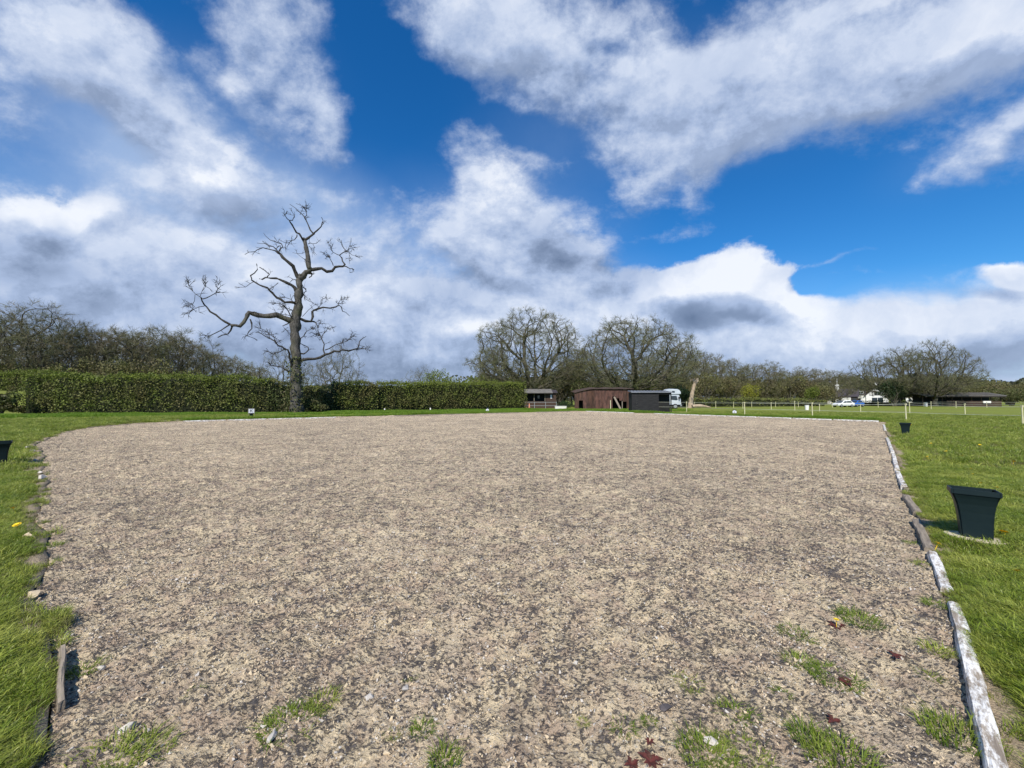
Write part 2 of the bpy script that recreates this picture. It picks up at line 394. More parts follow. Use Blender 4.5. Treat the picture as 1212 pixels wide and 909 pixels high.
def bark_material(name, c1, c2, moss=None, scale=1.2):
    m, nb = mat(name); oc = obj_co(nb)
    st = nb.mapping(oc, scale=(1, 1, .25))
    n = nb.noise(st, scale * 5, 6, .7); n2 = nb.noise(oc, scale * .6, 4)
    col = nb.mix(nb.rng(n, .35, .68), c1, c2)
    if moss: col = nb.mix(nb.math('MULTIPLY', nb.rng(n2, .5, .68), .6), col, moss)
    nb.put(nb.b.inputs['Base Color'], col); nb.b.inputs['Roughness'].default_value = .9; nb.b.inputs['Specular IOR Level'].default_value = .15
    bump(nb, n, .9, .12)
    return m
M = {}
M['sand'] = sand_material(); M['field'] = field_material()
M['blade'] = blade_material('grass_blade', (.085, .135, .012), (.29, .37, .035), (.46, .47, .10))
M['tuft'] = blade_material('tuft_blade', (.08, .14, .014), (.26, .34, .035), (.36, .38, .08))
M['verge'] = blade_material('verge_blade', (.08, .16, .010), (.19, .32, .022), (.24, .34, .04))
M['dry'] = blade_material('dry_blade', (.20, .17, .07), (.33, .28, .13), (.16, .17, .05))
M['board'] = white_board_material()
M['wood'] = simple('weathered_wood', (.30, .25, .19), (.16, .13, .10), 5, .85, (1, 8, 8), bs=.5)
M['darkwood'] = simple('dark_wood', (.055, .045, .04), (.028, .024, .022), 4, .8, (1, 1, 8))
M['planter'] = simple('dark_green_plastic', (.004, .012, .014), (.007, .016, .017), 5, .5, spec=.25, bs=.12)
M['soil'] = simple('potting_soil', (.05, .035, .025), None, 30)
M['chip'] = simple('rubber_chip', (.055, .050, .054), (.12, .10, .095), 30, .8)
M['clod'] = simple('sand_clod', (.48, .38, .25), (.62, .50, .34), 40, .95, spec=.1)
M['pebble'] = simple('pale_stone', (.60, .55, .48), (.38, .34, .30), 30, .8)
M['slab'] = simple('cream_concrete', (.66, .58, .42), (.50, .42, .30), 9, .85)
M['bark'] = bark_material('dead_bark', (.036, .033, .030), (.135, .125, .110), (.09, .09, .045), 1.2)
M['limb'] = bark_material('dead_limb_bark', (.022, .020, .018), (.085, .077, .067), None, 1.5)
M['oakbark'] = bark_material('oak_bark', (.045, .040, .030), (.12, .108, .08), (.08, .085, .038), 1.5)
M['twig'] = leafy('oak_twigs', (.085, .074, .050), (.15, .135, .08), (.12, .125, .052), 0, .3)
M['twigwood'] = leafy('wood_twigs', (.115, .095, .060), (.18, .15, .09), (.11, .115, .048), 0, .25)
M['bud'] = leafy('budding_leaves', (.11, .13, .03), (.20, .22, .055), (.13, .13, .04), .2)
M['budgreen'] = leafy('fresh_leaves', (.11, .15, .02), (.22, .26, .03), (.14, .17, .03), .3)
M['yellowleaf'] = leafy('yellow_leaves', (.24, .24, .03), (.36, .34, .04), (.22, .22, .03), .3)
M['scrub'] = leafy('scrub_leaves', (.095, .10, .032), (.18, .175, .06), (.12, .095, .048), .15, .3)
M['evergreen'] = leafy('evergreen_leaves', (.018, .04, .014), (.045, .075, .022), (.02, .035, .015), .1, .4)
M['hedge'] = leafy('hedge_leaves', (.085, .115, .022), (.22, .25, .055), (.14, .125, .045), .2, .55)
M['hedgetop'] = leafy('hedge_top_leaves', (.11, .15, .022), (.20, .235, .035), (.13, .15, .03), .25, .5)
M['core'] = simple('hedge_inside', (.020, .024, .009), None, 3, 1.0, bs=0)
M['farwood'] = leafy('far_wood_crowns', (.060, .064, .034), (.10, .10, .05), (.060, .068, .040), 0, .03)
M['white'] = simple('white_render', (.78, .76, .72), (.68, .66, .62), 2, .7)
M['tape'] = simple('fence_tape', (.45, .46, .36), None, 3, .6, bs=0)
M['post'] = simple('pale_post', (.62, .58, .36), (.48, .44, .26), 3, .6)
M['red'] = simple('rusty_tin', (.055, .034, .028), (.20, .105, .080), 2.6, .8, (1, 1, .35))
M['redd'] = simple('rusty_tin_dark', (.035, .024, .020), (.15, .080, .055), 2.2, .85, (1, 1, .35))
M['black'] = simple('tarred_boards', (.008, .008, .009), (.030, .029, .030), 1.5, .85, (1, 1, 9))
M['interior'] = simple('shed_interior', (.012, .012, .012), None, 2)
M['roof'] = simple('weathered_roof_sheet', (.17, .155, .14), (.10, .092, .08), 1.4, .8)
M['greyroof'] = simple('grey_roof', (.20, .21, .23), (.14, .15, .17), 1.6, .7)
M['darkroof'] = simple('dark_tile_roof', (.035, .030, .036), (.06, .05, .055), 2, .8)
M['thatch'] = simple('thatch', (.13, .115, .10), (.08, .07, .06), 4, .95)
M['brown'] = simple('brown_boards', (.075, .045, .03), (.045, .03, .024), 2, .8, (1, 1, 5))
M['carwhite'] = simple('white_car_paint', (.80, .80, .80), (.78, .78, .78), 1, .25, spec=.6, bs=0)
M['lorrysilver'] = simple('silver_white_paint', (.50, .53, .56), (.36, .39, .43), .8, .4, spec=.5, bs=0)
M['carblue'] = simple('blue_car_paint', (.02, .13, .50), (.02, .12, .45), 1, .25, spec=.6, bs=0)
M['glass'] = simple('dark_glass', (.02, .03, .04), (.03, .04, .05), 1, .08, spec=.8, bs=0)
M['cabglass'] = simple('blue_tinted_glass', (.05, .13, .20), (.04, .10, .16), 1, .1, spec=.8, bs=0)
M['rubber'] = simple('tyre_rubber', (.02, .02, .02), None, 10, .8)
M['metal'] = simple('galvanised_metal', (.42, .43, .43), (.30, .31, .31), 5, .45, metal=.6)
M['stump'] = bark_material('bare_stump_wood', (.30, .23, .16), (.46, .37, .27), (.20, .12, .08), .9)
M['bramble'] = leafy('bramble_leaves', (.05, .075, .02), (.12, .14, .04), (.09, .07, .035), .2, .8)
M['petal'] = simple('dandelion_petal', (.80, .58, .02), (.72, .45, .01), 50, .6)
M['redleaf'] = simple('red_weed_leaf', (.11, .022, .018), (.06, .025, .015), 40, .6)
M['orange'] = simple('faded_orange_plastic', (.70, .24, .14), (.60, .30, .2), 5, .5)
M['label'] = simple('white_label_board', (.66, .66, .70), (.58, .58, .60), 3, .5, bs=0)
M['ink'] = simple('dark_letter', (.03, .03, .045), None, 3, .6, bs=0)
M['track'] = simple('worn_track', (.52, .43, .30), (.28, .25, .13), 1.2, .95)

# ------------------------------------------------------------------ ground
A0 = Vector((0, -.35, 0)); A1 = Vector((27.3, 28.9, 0)); A2 = Vector((10.0, 56.0, 0)); A3 = Vector((-25.6, 26.8, 0))
EDGE = {0: [(0, -.35), (1.0, .62), (2.11, 1.78), (2.79, 2.5), (3.29, 3.03), (3.74, 3.51), (4.36, 4.17), (5.42, 5.33), (6.43, 6.46), (7.63, 7.79), (9.6, 9.81), (13.93, 14.54), (22.2, 23.5), (27.3, 28.9)],
        1: [(27.3, 28.9), (24.9, 34.7), (22.4, 39.3), (18.3, 46), (13.5, 52.5), (10, 56)],
        2: [(10, 56), (.4, 49.8), (-7.4, 45.1), (-13.5, 40.4), (-18, 36.8), (-22.6, 32.6), (-25.0, 29.4), (-25.6, 26.8)],
        3: [(-25.6, 26.8), (-25.0, 23.6), (-22.5, 19.9), (-20.1, 17.3), (-17.2, 14.3), (-14.6, 12.3), (-11.7, 9.9), (-9.3, 7.9), (-7.3, 6.1), (-5.5, 4.7), (-4.7, 4.0), (-3.9, 3.3), (-3.31, 2.86), (-2.81, 2.45), (-2.26, 1.95), (-1.85, 1.5), (-1.0, .6), (0, -.35)]}
def arena_boundary():
    pts = []
    for k in range(4):
        P_ = [Vector((x, y, 0)) for x, y in EDGE[k]]
        for a, b in zip(P_, P_[1:]):
            m = max(2, int((b - a).length / (.12 + .012 * (a.length + b.length) * .5))); nrm = (b - a).normalized().cross(Vector((0, 0, 1)))
            for i in range(m):
                p = a.lerp(b, i / m); w = float(fbm(p.x, p.y, 1.3, 4, 88, .65)) * (.10 if k == 3 else .06) * min(1.5, .12 + p.length / 9)
                pts.append(p + nrm * w)
    return pts
BND = arena_boundary(); CEN = (A0 + A1 + A2 + A3) / 4
BX = np.array([p.x for p in BND]); BY = np.array([p.y for p in BND])
def inside_arena(x, y):
    x = np.asarray(x, float); y = np.asarray(y, float); c = np.zeros(x.shape, bool)
    n = len(BX); step = 1
    for i in range(0, n):
        j = (i + 1) % n
        yi, yj, xi, xj = BY[i], BY[j], BX[i], BX[j]
        if yi == yj: continue
        m = ((yi > y) != (yj > y)) & (x < (xj - xi) * (y - yi) / (yj - yi) + xi); c ^= m
    return c
def height(x, y):
    x = np.asarray(x, float); y = np.asarray(y, float)
    h = .015 + 2.9 * np.exp(-(((x + 68) / 7.5) ** 2 + ((y - 53) / 6.5) ** 2))
    r = np.sqrt(x * x + y * y)
    h = h + np.clip((r - 300) / 900, 0, 1) * 6.0 + .05 * fbm(x, y, .12, 3, 5) * np.clip((r - 3) / 30, 0, 1)
    h = h + .035 * fbm(x, y, 1.1, 3, 9)
    return h
def build_ground():
    sc = [1.0, 1.004, 1.01, 1.02, 1.035, 1.055, 1.08, 1.11, 1.15, 1.2, 1.26, 1.33, 1.41, 1.5, 1.6, 1.7, 1.8, 1.9, 2.0, 2.15, 2.3, 2.5, 2.8, 3.2, 3.8, 5, 7, 10, 16, 30, 60, 150]
    n = len(BX); V = [np.stack([BX, BY, np.full(n, -.30)], 1)]
    for s_ in sc:
        x = CEN.x + (BX - CEN.x) * s_; y = CEN.y + (BY - CEN.y) * s_
        V.append(np.stack([x, y, height(x, y)], 1))
    V[1][:, 2] -= .012; V[2][:, 2] -= .006
    V = np.concatenate(V); F = []
    i = np.arange(n); j = (i + 1) % n
    for k in range(len(sc)):
        F.append(np.stack([k * n + i, (k + 1) * n + i, (k + 1) * n + j, k * n + j], 1))
    me = np_mesh('grass_field', V, np.concatenate(F), smooth=True)
    lip = np.zeros(len(V), np.float32); lip[:2 * n] = 1; lip[2 * n:3 * n] = .95; lip[3 * n:4 * n] = .5; lip[4 * n:5 * n] = .12
    at = me.attributes.new('lip', 'FLOAT', 'POINT'); at.data.foreach_set('value', lip)
    tag(link_mesh('grass_field', me, M['field']), 'green grass field spreading around the riding arena to the trees', None, None, 'structure')
def sand_z(x, y):
    r = np.sqrt(x * x + y * y)
    z = -.022 + .055 * fbm(x, y, .9, 2, 21) + .036 * fbm(x, y, 5.0, 3, 31) + .034 * np.abs(fbm(x, y, 17, 3, 41, .6))
    z = z + .014 * fbm(x, y, 48, 2, 51)
    ang = np.arctan2(x, y)
    return z
def build_sand():
    def axis(L):
        s_ = [0.0]
        while s_[-1] < L: s_.append(s_[-1] + .0105 + .0056 * max(0, s_[-1] - 2.2))
        a = np.array(s_); return a / a[-1]
    S = axis(43.0); T = axis(42.0)
    s2, t2 = np.meshgrid(S, T, indexing='ij')
    a0, a1, a2, a3 = np.array([0, -2.0, 0]), np.array([30, 28.5, 0]), np.array([8, 60.5, 0]), np.array([-31, 26, 0])
    Pm = lambda s_, t_: ((1 - s_) * (1 - t_))[..., None] * a0 + (s_ * (1 - t_))[..., None] * a1 + (s_ * t_)[..., None] * a2 + ((1 - s_) * t_)[..., None] * a3
    pts = Pm(s2, t2)
    x = pts[..., 0]; y = pts[..., 1]; z = sand_z(x, y); ins = inside_arena(x, y)
    z = np.where(ins, z, -.16)
    V = np.stack([x, y, z], -1).reshape(-1, 3)
    ns, nt = s2.shape; idx = np.arange(ns * nt).reshape(ns, nt)
    F = np.stack([idx[:-1, :-1].ravel(), idx[1:, :-1].ravel(), idx[1:, 1:].ravel(), idx[:-1, 1:].ravel()], 1)
    insf = ins.ravel(); yy = y.ravel(); near_ok = (yy[F] > .9).any(1)
    g_ = np.zeros(ins.shape, bool); g_[:] = ins
    for dx_ in (-2, -1, 1, 2): g_ |= np.roll(ins, dx_, 0) | np.roll(ins, dx_, 1)
    F = F[g_.ravel()[F].any(1) & near_ok]
    used = np.unique(F); remap = np.zeros(len(V), np.int64); remap[used] = np.arange(len(used)); V = V[used]; F = remap[F]
    me = np_mesh('arena_surface', V, F, smooth=True)
    tag(link_mesh('arena_surface', me, M['sand']), 'sand and rubber chip surface of the riding arena', None, None, 'structure')
    print('sand verts', len(V))
build_ground(); build_sand()
def strip(name, pts, w, z, m, label):
    V = []; F = []
    for i, p in enumerate(pts):
        d = (pts[min(i + 1, len(pts) - 1)] - pts[max(i - 1, 0)]).normalized(); nrm = Vector((-d.y, d.x, 0))
        for s_ in (-1, 1):
            q = p + nrm * w * s_ * (.5 + .12 * math.sin(i * 2.3 + s_)); V.append((q.x, q.y, float(height(q.x, q.y)) + z))
    for i in range(len(pts) - 1): F.append((2 * i, 2 * i + 1, 2 * i + 3, 2 * i + 2))
    tag(link_mesh(name, np_mesh(name, V, F), m), label, None, None, 'structure')
tp = [Vector((-62, 17.5, 0)), Vector((-50, 20.5, 0)), Vector((-42, 22.6, 0)), Vector((-36, 24.2, 0)), Vector((-31, 26.0, 0)), Vector((-27.6, 28.3, 0)), Vector((-24.5, 31.5, 0))]
tps = []
for a, b in zip(tp, tp[1:]): tps += [a.lerp(b, i / 6) for i in range(6)]
strip('worn_track', tps + [tp[-1]], .9, .03, M['track'], 'worn pale earth track past the left corner of the arena')

# ------------------------------------------------------------------ scattered small growth and chips (geometry nodes, kind = stuff)
def scatter(name, pts, rot, scl, idx, sources, label):
    me = bpy.data.meshes.new(name); n = len(pts)
    me.vertices.add(n); me.vertices.foreach_set('co', np.asarray(pts, np.float32).ravel())
    a = me.attributes.new('rot', 'FLOAT_VECTOR', 'POINT'); a.data.foreach_set('vector', np.asarray(rot, np.float32).ravel())
    a = me.attributes.new('scl', 'FLOAT', 'POINT'); a.data.foreach_set('value', np.asarray(scl, np.float32))
    a = me.attributes.new('idx', 'INT', 'POINT'); a.data.foreach_set('value', np.asarray(idx, np.int32))
    o = link_mesh(name, me); tag(o, label, None, None, 'stuff')
    t = bpy.data.node_groups.new(name, 'GeometryNodeTree')
    t.interface.new_socket('Geometry', in_out='INPUT', socket_type='NodeSocketGeometry')
    t.interface.new_socket('Geometry', in_out='OUTPUT', socket_type='NodeSocketGeometry')
    N = t.nodes; L = t.links
    gi = N.new('NodeGroupInput'); go = N.new('NodeGroupOutput'); ip = N.new('GeometryNodeInstanceOnPoints'); jn = N.new('GeometryNodeJoinGeometry')
    for s_ in sources:
        oi = N.new('GeometryNodeObjectInfo'); oi.inputs['Object'].default_value = s_; oi.inputs['As Instance'].default_value = True
        L.new(oi.outputs['Geometry'], jn.inputs[0])
    def na(nm, typ):
        q = N.new('GeometryNodeInputNamedAttribute'); q.data_type = typ; q.inputs[0].default_value = nm; return q.outputs[0]
    L.new(gi.outputs[0], ip.inputs['Points']); L.new(jn.outputs[0], ip.inputs['Instance'])
    ip.inputs['Pick Instance'].default_value = True
    L.new(na('idx', 'INT'), ip.inputs['Instance Index']); L.new(na('rot', 'FLOAT_VECTOR'), ip.inputs['Rotation'])
    L.new(na('scl', 'FLOAT'), ip.inputs['Scale']); L.new(ip.outputs[0], go.inputs[0])
    md = o.modifiers.new('scatter', 'NODES'); md.node_group = t
    return o
def blade_mesh(name, n, spread, hmin, hmax, wid, lean, seed, m, segs=2, wind=(0.0, 0.0)):
    r = np.random.default_rng(seed); V = []; F = []; T = []
    for i in range(n):
        a = r.uniform(0, 2 * math.pi); d = spread * math.sqrt(r.uniform()); bx, by = d * math.cos(a), d * math.sin(a)
        h = r.uniform(hmin, hmax); la = a + r.normal(0, .8); ll = lean * r.uniform(.3, 1.3) * h
        dx, dy = math.cos(la) * ll + wind[0] * h, math.sin(la) * ll + wind[1] * h
        fa = r.uniform(0, math.pi); wx, wy = math.cos(fa) * wid * .5 * r.uniform(.7, 1.3), math.sin(fa) * wid * .5
        tone = r.uniform(0, 1); base = len(V)
        for k in range(segs):
            u = k / segs; q = u * u; z = h * (u - .18 * lean * u * u)
            w = 1 - .35 * u
            V += [(bx + dx * q - wx * w, by + dy * q - wy * w, z), (bx + dx * q + wx * w, by + dy * q + wy * w, z)]
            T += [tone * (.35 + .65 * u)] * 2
        V.append((bx + dx, by + dy, h * (1 - .18 * lean) * (1 - .25 * lean))); T.append(tone)
        for k in range(segs - 1): F.append((base + 2 * k, base + 2 * k + 1, base + 2 * k + 3, base + 2 * k + 2))
        F.append((base + 2 * segs - 2, base + 2 * segs - 1, base + 2 * segs))
    me = np_mesh(name, V, F); at = me.attributes.new('tone', 'FLOAT', 'POINT'); at.data.foreach_set('value', np.array(T, np.float32))
    me.materials.append(m); return me
def src(me): return bpy.data.objects.new(me.name, me)     # a source mesh, only reached through geometry nodes
def dist_to_bnd(x, y):
    d = np.full(x.shape, 1e9)
    for i in range(0, len(BX)):
        j = (i + 1) % len(BX); ex, ey = BX[j] - BX[i], BY[j] - BY[i]; L2 = ex * ex + ey * ey + 1e-9
        t = np.clip(((x - BX[i]) * ex + (y - BY[i]) * ey) / L2, 0, 1)
        d = np.minimum(d, np.hypot(x - BX[i] - t * ex, y - BY[i] - t * ey))
    return d
def sector_points(n, dmin, dmax, az0, az1, power=1.0):
    "points with density falling as distance grows"
    u = rng.uniform(size=n); az = rng.uniform(R(az0), R(az1), n)
    if power == 2: d = dmin * (dmax / dmin) ** u
    elif power == 1: d = dmin + (dmax - dmin) * u
    else: d = np.sqrt(dmin ** 2 + (dmax ** 2 - dmin ** 2) * u)
    return d * np.sin(az), d * np.cos(az), d
def grass():
    shortv = [src(blade_mesh('short_grass', 26, .075, .035, .085, .0055, .8, 100 + k, M['blade'])) for k in range(5)]
    longv = [src(blade_mesh('long_grass', 26, .07, .06, .135, .006, .85, 200 + k, M['blade'], 3, (.15, .25))) for k in range(4)]
    dryv = [src(blade_mesh('dry_grass', 18, .06, .05, .12, .005, 1.0, 300 + k, M['dry'])) for k in range(2)]
    srcs = shortv + longv + dryv
    X = []; Y = []; D = []; K = []
    for (n, a, b, az0, az1, pw) in ((60000, 1.4, 5.0, 38, 70, 0), (60000, 1.4, 5.0, -72, -40, 0), (90000, 5.0, 14.0, 38, 60, 1), (60000, 5.0, 14.0, -60, -40, 1), (90000, 14, 60, 24, 60, 0), (60000, 14, 50, -60, -30, 0)):
        x, y, d = sector_points(n, a, b, az0, az1, pw); X.append(x); Y.append(y); D.append(d)
    x = np.concatenate(X); y = np.concatenate(Y); d = np.concatenate(D)
    ina = inside_arena(x, y); e = dist_to_bnd(x, y)
    keep = (~ina) | ((e < .09) & (x < 0) & (y > 1.9) & (rng.uniform(size=len(x)) < np.clip(.05 + .9 * fbm(x, y, 2.2, 3, 123), 0, .3))); x, y, d, e, ina = x[keep], y[keep], d[keep], e[keep], ina[keep]
    patch = fbm(x, y, 1.4, 3, 77)
    keep = (ina | (rng.uniform(size=len(x)) < np.clip((e - .02) / .22 + 1.2 * fbm(x, y, 3.0, 3, 55), .04, 1))) & (rng.uniform(size=len(x)) < np.clip(.80 + 1.6 * patch, .15, 1))
    # the planters' footprint stays free
    for (qx, qy, rr) in FREE: keep &= np.hypot(x - qx, y - qy) > rr
    for ta in tps: keep &= np.hypot(x - ta.x, y - ta.y) > .62
    for (ta, tb) in TIMB:
        if ta.length > 16: continue
        ex, ey = tb.x - ta.x, tb.y - ta.y; L2 = ex * ex + ey * ey; tt = np.clip(((x - ta.x) * ex + (y - ta.y) * ey) / L2, 0, 1)
        keep &= np.hypot(x - ta.x - tt * ex, y - ta.y - tt * ey) > .055
    x, y, d, e, patch = x[keep], y[keep], d[keep], e[keep], patch[keep]
    n = len(x); z = height(x, y) - .01
    left = x < 0
    longp = np.where(left, np.clip(.75 - (d - 2) * .12, .05, .8), np.clip(.70 - (d - 2.2) * .25, .02, .7)) + patch * .5
    u = rng.uniform(size=n)
    longp = np.where(e < .22, .05, longp)
    idx = np.where(u < longp, 5 + rng.integers(0, 4, n), rng.integers(0, 5, n))
    idx = np.where(rng.uniform(size=n) < np.where(e < .5, .16, .05), 9 + rng.integers(0, 2, n), idx)
    scl = rng.uniform(.7, 1.3, n) * np.where(d > 14, 1.35 + d * .012, 1.0) * np.clip(.45 + e / .7, .5, 1)
    scl = scl * np.where((idx >= 5) & (idx < 9) & (d < 4.2), 1.35, 1.0)
    rot = np.stack([rng.normal(0, .12, n), rng.normal(0, .12, n), rng.uniform(0, 2 * math.pi, n)], 1)
    # near the frame the long blades lean the same way
    near = idx >= 5; rot[near, 2] = rng.normal(0, 1.2, near.sum())
    scatter('meadow_grass', np.stack([x, y, z], 1), rot, scl, idx, srcs, 'green grass blades of the field on both sides of the arena')
    print('grass tufts', n)
    # rough verge along the far edges and the hedge foot
    vg = [src(blade_mesh('verge_grass', 30, .22, .12, .38, .02, .6, 400 + k, M['verge'])) for k in range(4)]
    xs = []; ys = []
    for (p, q, w, n) in ((Vector((-62, 34, 0)), Vector((-47, 37.5, 0)), 3.0, 5000), (Vector((-47, 39, 0)), Vector((-31, 44.5, 0)), 4.2, 9000), (Vector((-31, 44, 0)), Vector((-14, 52, 0)), 4.5, 9000), (Vector((-14, 52, 0)), Vector((4, 63, 0)), 5.0, 9000), (Vector((4, 61, 0)), Vector((26, 62, 0)), 5.0, 5000), (Vector((-25, 30, 0)), Vector((9, 59, 0)), 1.6, 5000), (Vector((28, 30, 0)), Vector((11.5, 58, 0)), 1.0, 2500)):
        t = rng.uniform(size=n); o_ = rng.normal(0, w * .45, n); dd = (q - p).normalized()
        xs.append(p.x + (q.x - p.x) * t - dd.y * o_); ys.append(p.y + (q.y - p.y) * t + dd.x * o_)
    x = np.concatenate(xs); y = np.concatenate(ys); k = ~inside_arena(x, y); x, y = x[k], y[k]; n = len(x)
    scatter('verge_grass', np.stack([x, y, height(x, y) - .02], 1), np.stack([np.zeros(n), np.zeros(n), rng.uniform(0, 6.28, n)], 1), rng.uniform(.6, 1.2, n) * (.75 + .6 * (fbm(x, y, .3, 2, 3) + .3)), rng.integers(0, 4, n), vg, 'bright green rough grass along the hedge foot and far arena edge')
def chip_mesh(name, seed, m, flat=.35, n=7):
    r = np.random.default_rng(seed); bm = bmesh.new()
    for i in range(n):
        v = Vector(r.normal(size=3)).normalized(); bm.verts.new((v.x * r.uniform(.5, 1), v.y * r.uniform(.35, .8), v.z * flat * r.uniform(.5, 1)))
    bmesh.ops.convex_hull(bm, input=bm.verts)
    me = bpy.data.meshes.new(name); bm.to_mesh(me); bm.free(); me.materials.append(m); return me
def chips():
    srcs = [src(chip_mesh('chip', 500 + k, M['chip'])) for k in range(5)] + [src(chip_mesh('clod', 520 + k, M['clod'], .7, 9)) for k in range(4)] + [src(chip_mesh('pebble', 540 + k, M['pebble'], .6, 9)) for k in range(2)]
    x1, y1, d1 = sector_points(90000, 1.2, 5.5, -56, 56, 0); x2, y2, d2 = sector_points(110000, 5.5, 26, -50, 50, 2)
    x = np.concatenate([x1, x2]); y = np.concatenate([y1, y2]); d = np.concatenate([d1, d2])
    cl = fbm(x, y, 5.0, 4, 61, .75) + .2 * fbm(x, y, .8, 2, 62)
    keep = inside_arena(x, y) & (rng.uniform(size=len(x)) < np.clip(.35 + 1.5 * cl, .06, 1)); x, y, d, cl = x[keep], y[keep], d[keep], cl[keep]; n = len(x)
    u = rng.uniform(size=n); idx = np.where(u < .84, rng.integers(0, 5, n), np.where(u < .996, 5 + rng.integers(0, 4, n), 9 + rng.integers(0, 2, n)))
    scl = rng.lognormal(math.log(.0070), .42, n) * np.where(d > 5.5, 1.0 + (d - 5.5) * .035, 1.0)
    scl = np.clip(scl, .003, .026) * np.where(idx >= 5, .8, 1.0)
    z = sand_z(x, y) + scl * .15
    rot = np.stack([rng.normal(0, .5, n), rng.normal(0, .5, n), rng.uniform(0, 6.28, n)], 1)
    scatter('sand_chips', np.stack([x, y, z], 1), rot, scl, idx, srcs, 'loose rubber chips, sand clods and small stones on the arena')
    print('chips', n)

# ------------------------------------------------------------------ trees
def tubes_mesh(name, branches, m, extra=None, extra_mat=None, lo=3):
    "branches: list of (pts (k,3), radii (k,))"
    V = []; F = []; off = 0
    for pts, rad in branches:
        pts = np.asarray(pts, float); rad = np.asarray(rad, float); k = len(pts)
        if k < 2: continue
        rm = rad.max(); n = 10 if rm > .3 else 7 if rm > .10 else 5 if rm > .045 else lo
        t = np.gradient(pts, axis=0); t /= (np.linalg.norm(t, axis=1)[:, None] + 1e-9)
        ref = np.array([0, 0, 1.0]) if abs(t[0, 2]) < .8 else np.array([1.0, 0, 0])
        u = np.cross(t, ref); u /= (np.linalg.norm(u, axis=1)[:, None] + 1e-9); w = np.cross(t, u)
        a = np.arange(n) * 2 * math.pi / n
        ring = pts[:, None, :] + rad[:, None, None] * (np.cos(a)[None, :, None] * u[:, None, :] + np.sin(a)[None, :, None] * w[:, None, :])
        V.append(ring.reshape(-1, 3))
        i = np.arange(n); j = (i + 1) % n
        for q in range(k - 1): F.append(np.stack([off + q * n + i, off + q * n + j, off + (q + 1) * n + j, off + (q + 1) * n + i], 1))
        off += k * n
    return np_mesh(name, np.concatenate(V), np.concatenate(F), smooth=True)
def flecks_mesh(name, pts, size, r, aspect=.55, up=0.0):
    n = len(pts); pts = np.asarray(pts, float)
    a = r.normal(size=(n, 3)); a /= np.linalg.norm(a, axis=1)[:, None]
    b = r.normal(size=(n, 3)); b[:, 2] += up; b -= a * (a * b).sum(1)[:, None]; b /= np.linalg.norm(b, axis=1)[:, None]
    s_ = size * r.uniform(.5, 1.4, n)[:, None]
    V = np.stack([pts - a * s_, pts - b * s_ * aspect, pts + a * s_, pts + b * s_ * aspect], 1).reshape(-1, 3)
    F = np.arange(4 * n).reshape(n, 4)
    return np_mesh(name, V, F)
def twiglets_mesh(name, p, d, L, w, r):
    "fine end twigs: slim quads along their own directions"
    a = d / (np.linalg.norm(d, axis=1)[:, None] + 1e-9); b = np.cross(a, r.normal(size=a.shape)); b /= np.linalg.norm(b, axis=1)[:, None] + 1e-9
    e = p + a * L[:, None]; w = w[:, None] * .5
    V = np.stack([p - b * w, p + b * w, e + b * w * .4, e - b * w * .4], 1).reshape(-1, 3)
    return np_mesh(name, V, np.arange(4 * len(p)).reshape(len(p), 4))
def colonize(att, start, step, kill, infl, iters, trop, r):
    nodes = [np.array(p, float) for p in start]; parent = [-1] + list(range(len(start) - 1))
    N = np.array(nodes); att = att.copy()
    dd = np.linalg.norm(att[:, None, :] - N[None, :, :], axis=2); near = dd.argmin(1); nd = dd.min(1)
    for it in range(iters):
        if len(att) == 0: break
        act = nd < infl
        if not act.any(): break
        idx = near[act]; dirs = att[act] - N[idx]; dirs /= (np.linalg.norm(dirs, axis=1)[:, None] + 1e-9)
        u, inv = np.unique(idx, return_inverse=True)
        acc = np.zeros((len(u), 3)); np.add.at(acc, inv, dirs)
        acc /= (np.linalg.norm(acc, axis=1)[:, None] + 1e-9)
        acc += r.normal(0, .17, acc.shape) + np.array([0, 0, trop]); acc /= (np.linalg.norm(acc, axis=1)[:, None] + 1e-9)
        new = N[u] + acc * step
        dup = (np.linalg.norm(new[:, None, :] - N[None, :, :], axis=2) < step * .45).sum(1) > 0
        if dup.any():
            nd[np.isin(near, u[dup])] = 0.0; u = u[~dup]; new = new[~dup]
        base = len(N); N = np.concatenate([N, new]); parent += list(u)
        if len(new) == 0:
            alive = nd > kill; att, near, nd = att[alive], near[alive], nd[alive]; continue
        dn = np.linalg.norm(att[:, None, :] - new[None, :, :], axis=2); m = dn.min(1); am = dn.argmin(1)
        better = m < nd; near[better] = base + am[better]; nd[better] = m[better]
        alive = nd > kill; att, near, nd = att[alive], near[alive], nd[alive]
    return N, np.array(parent)
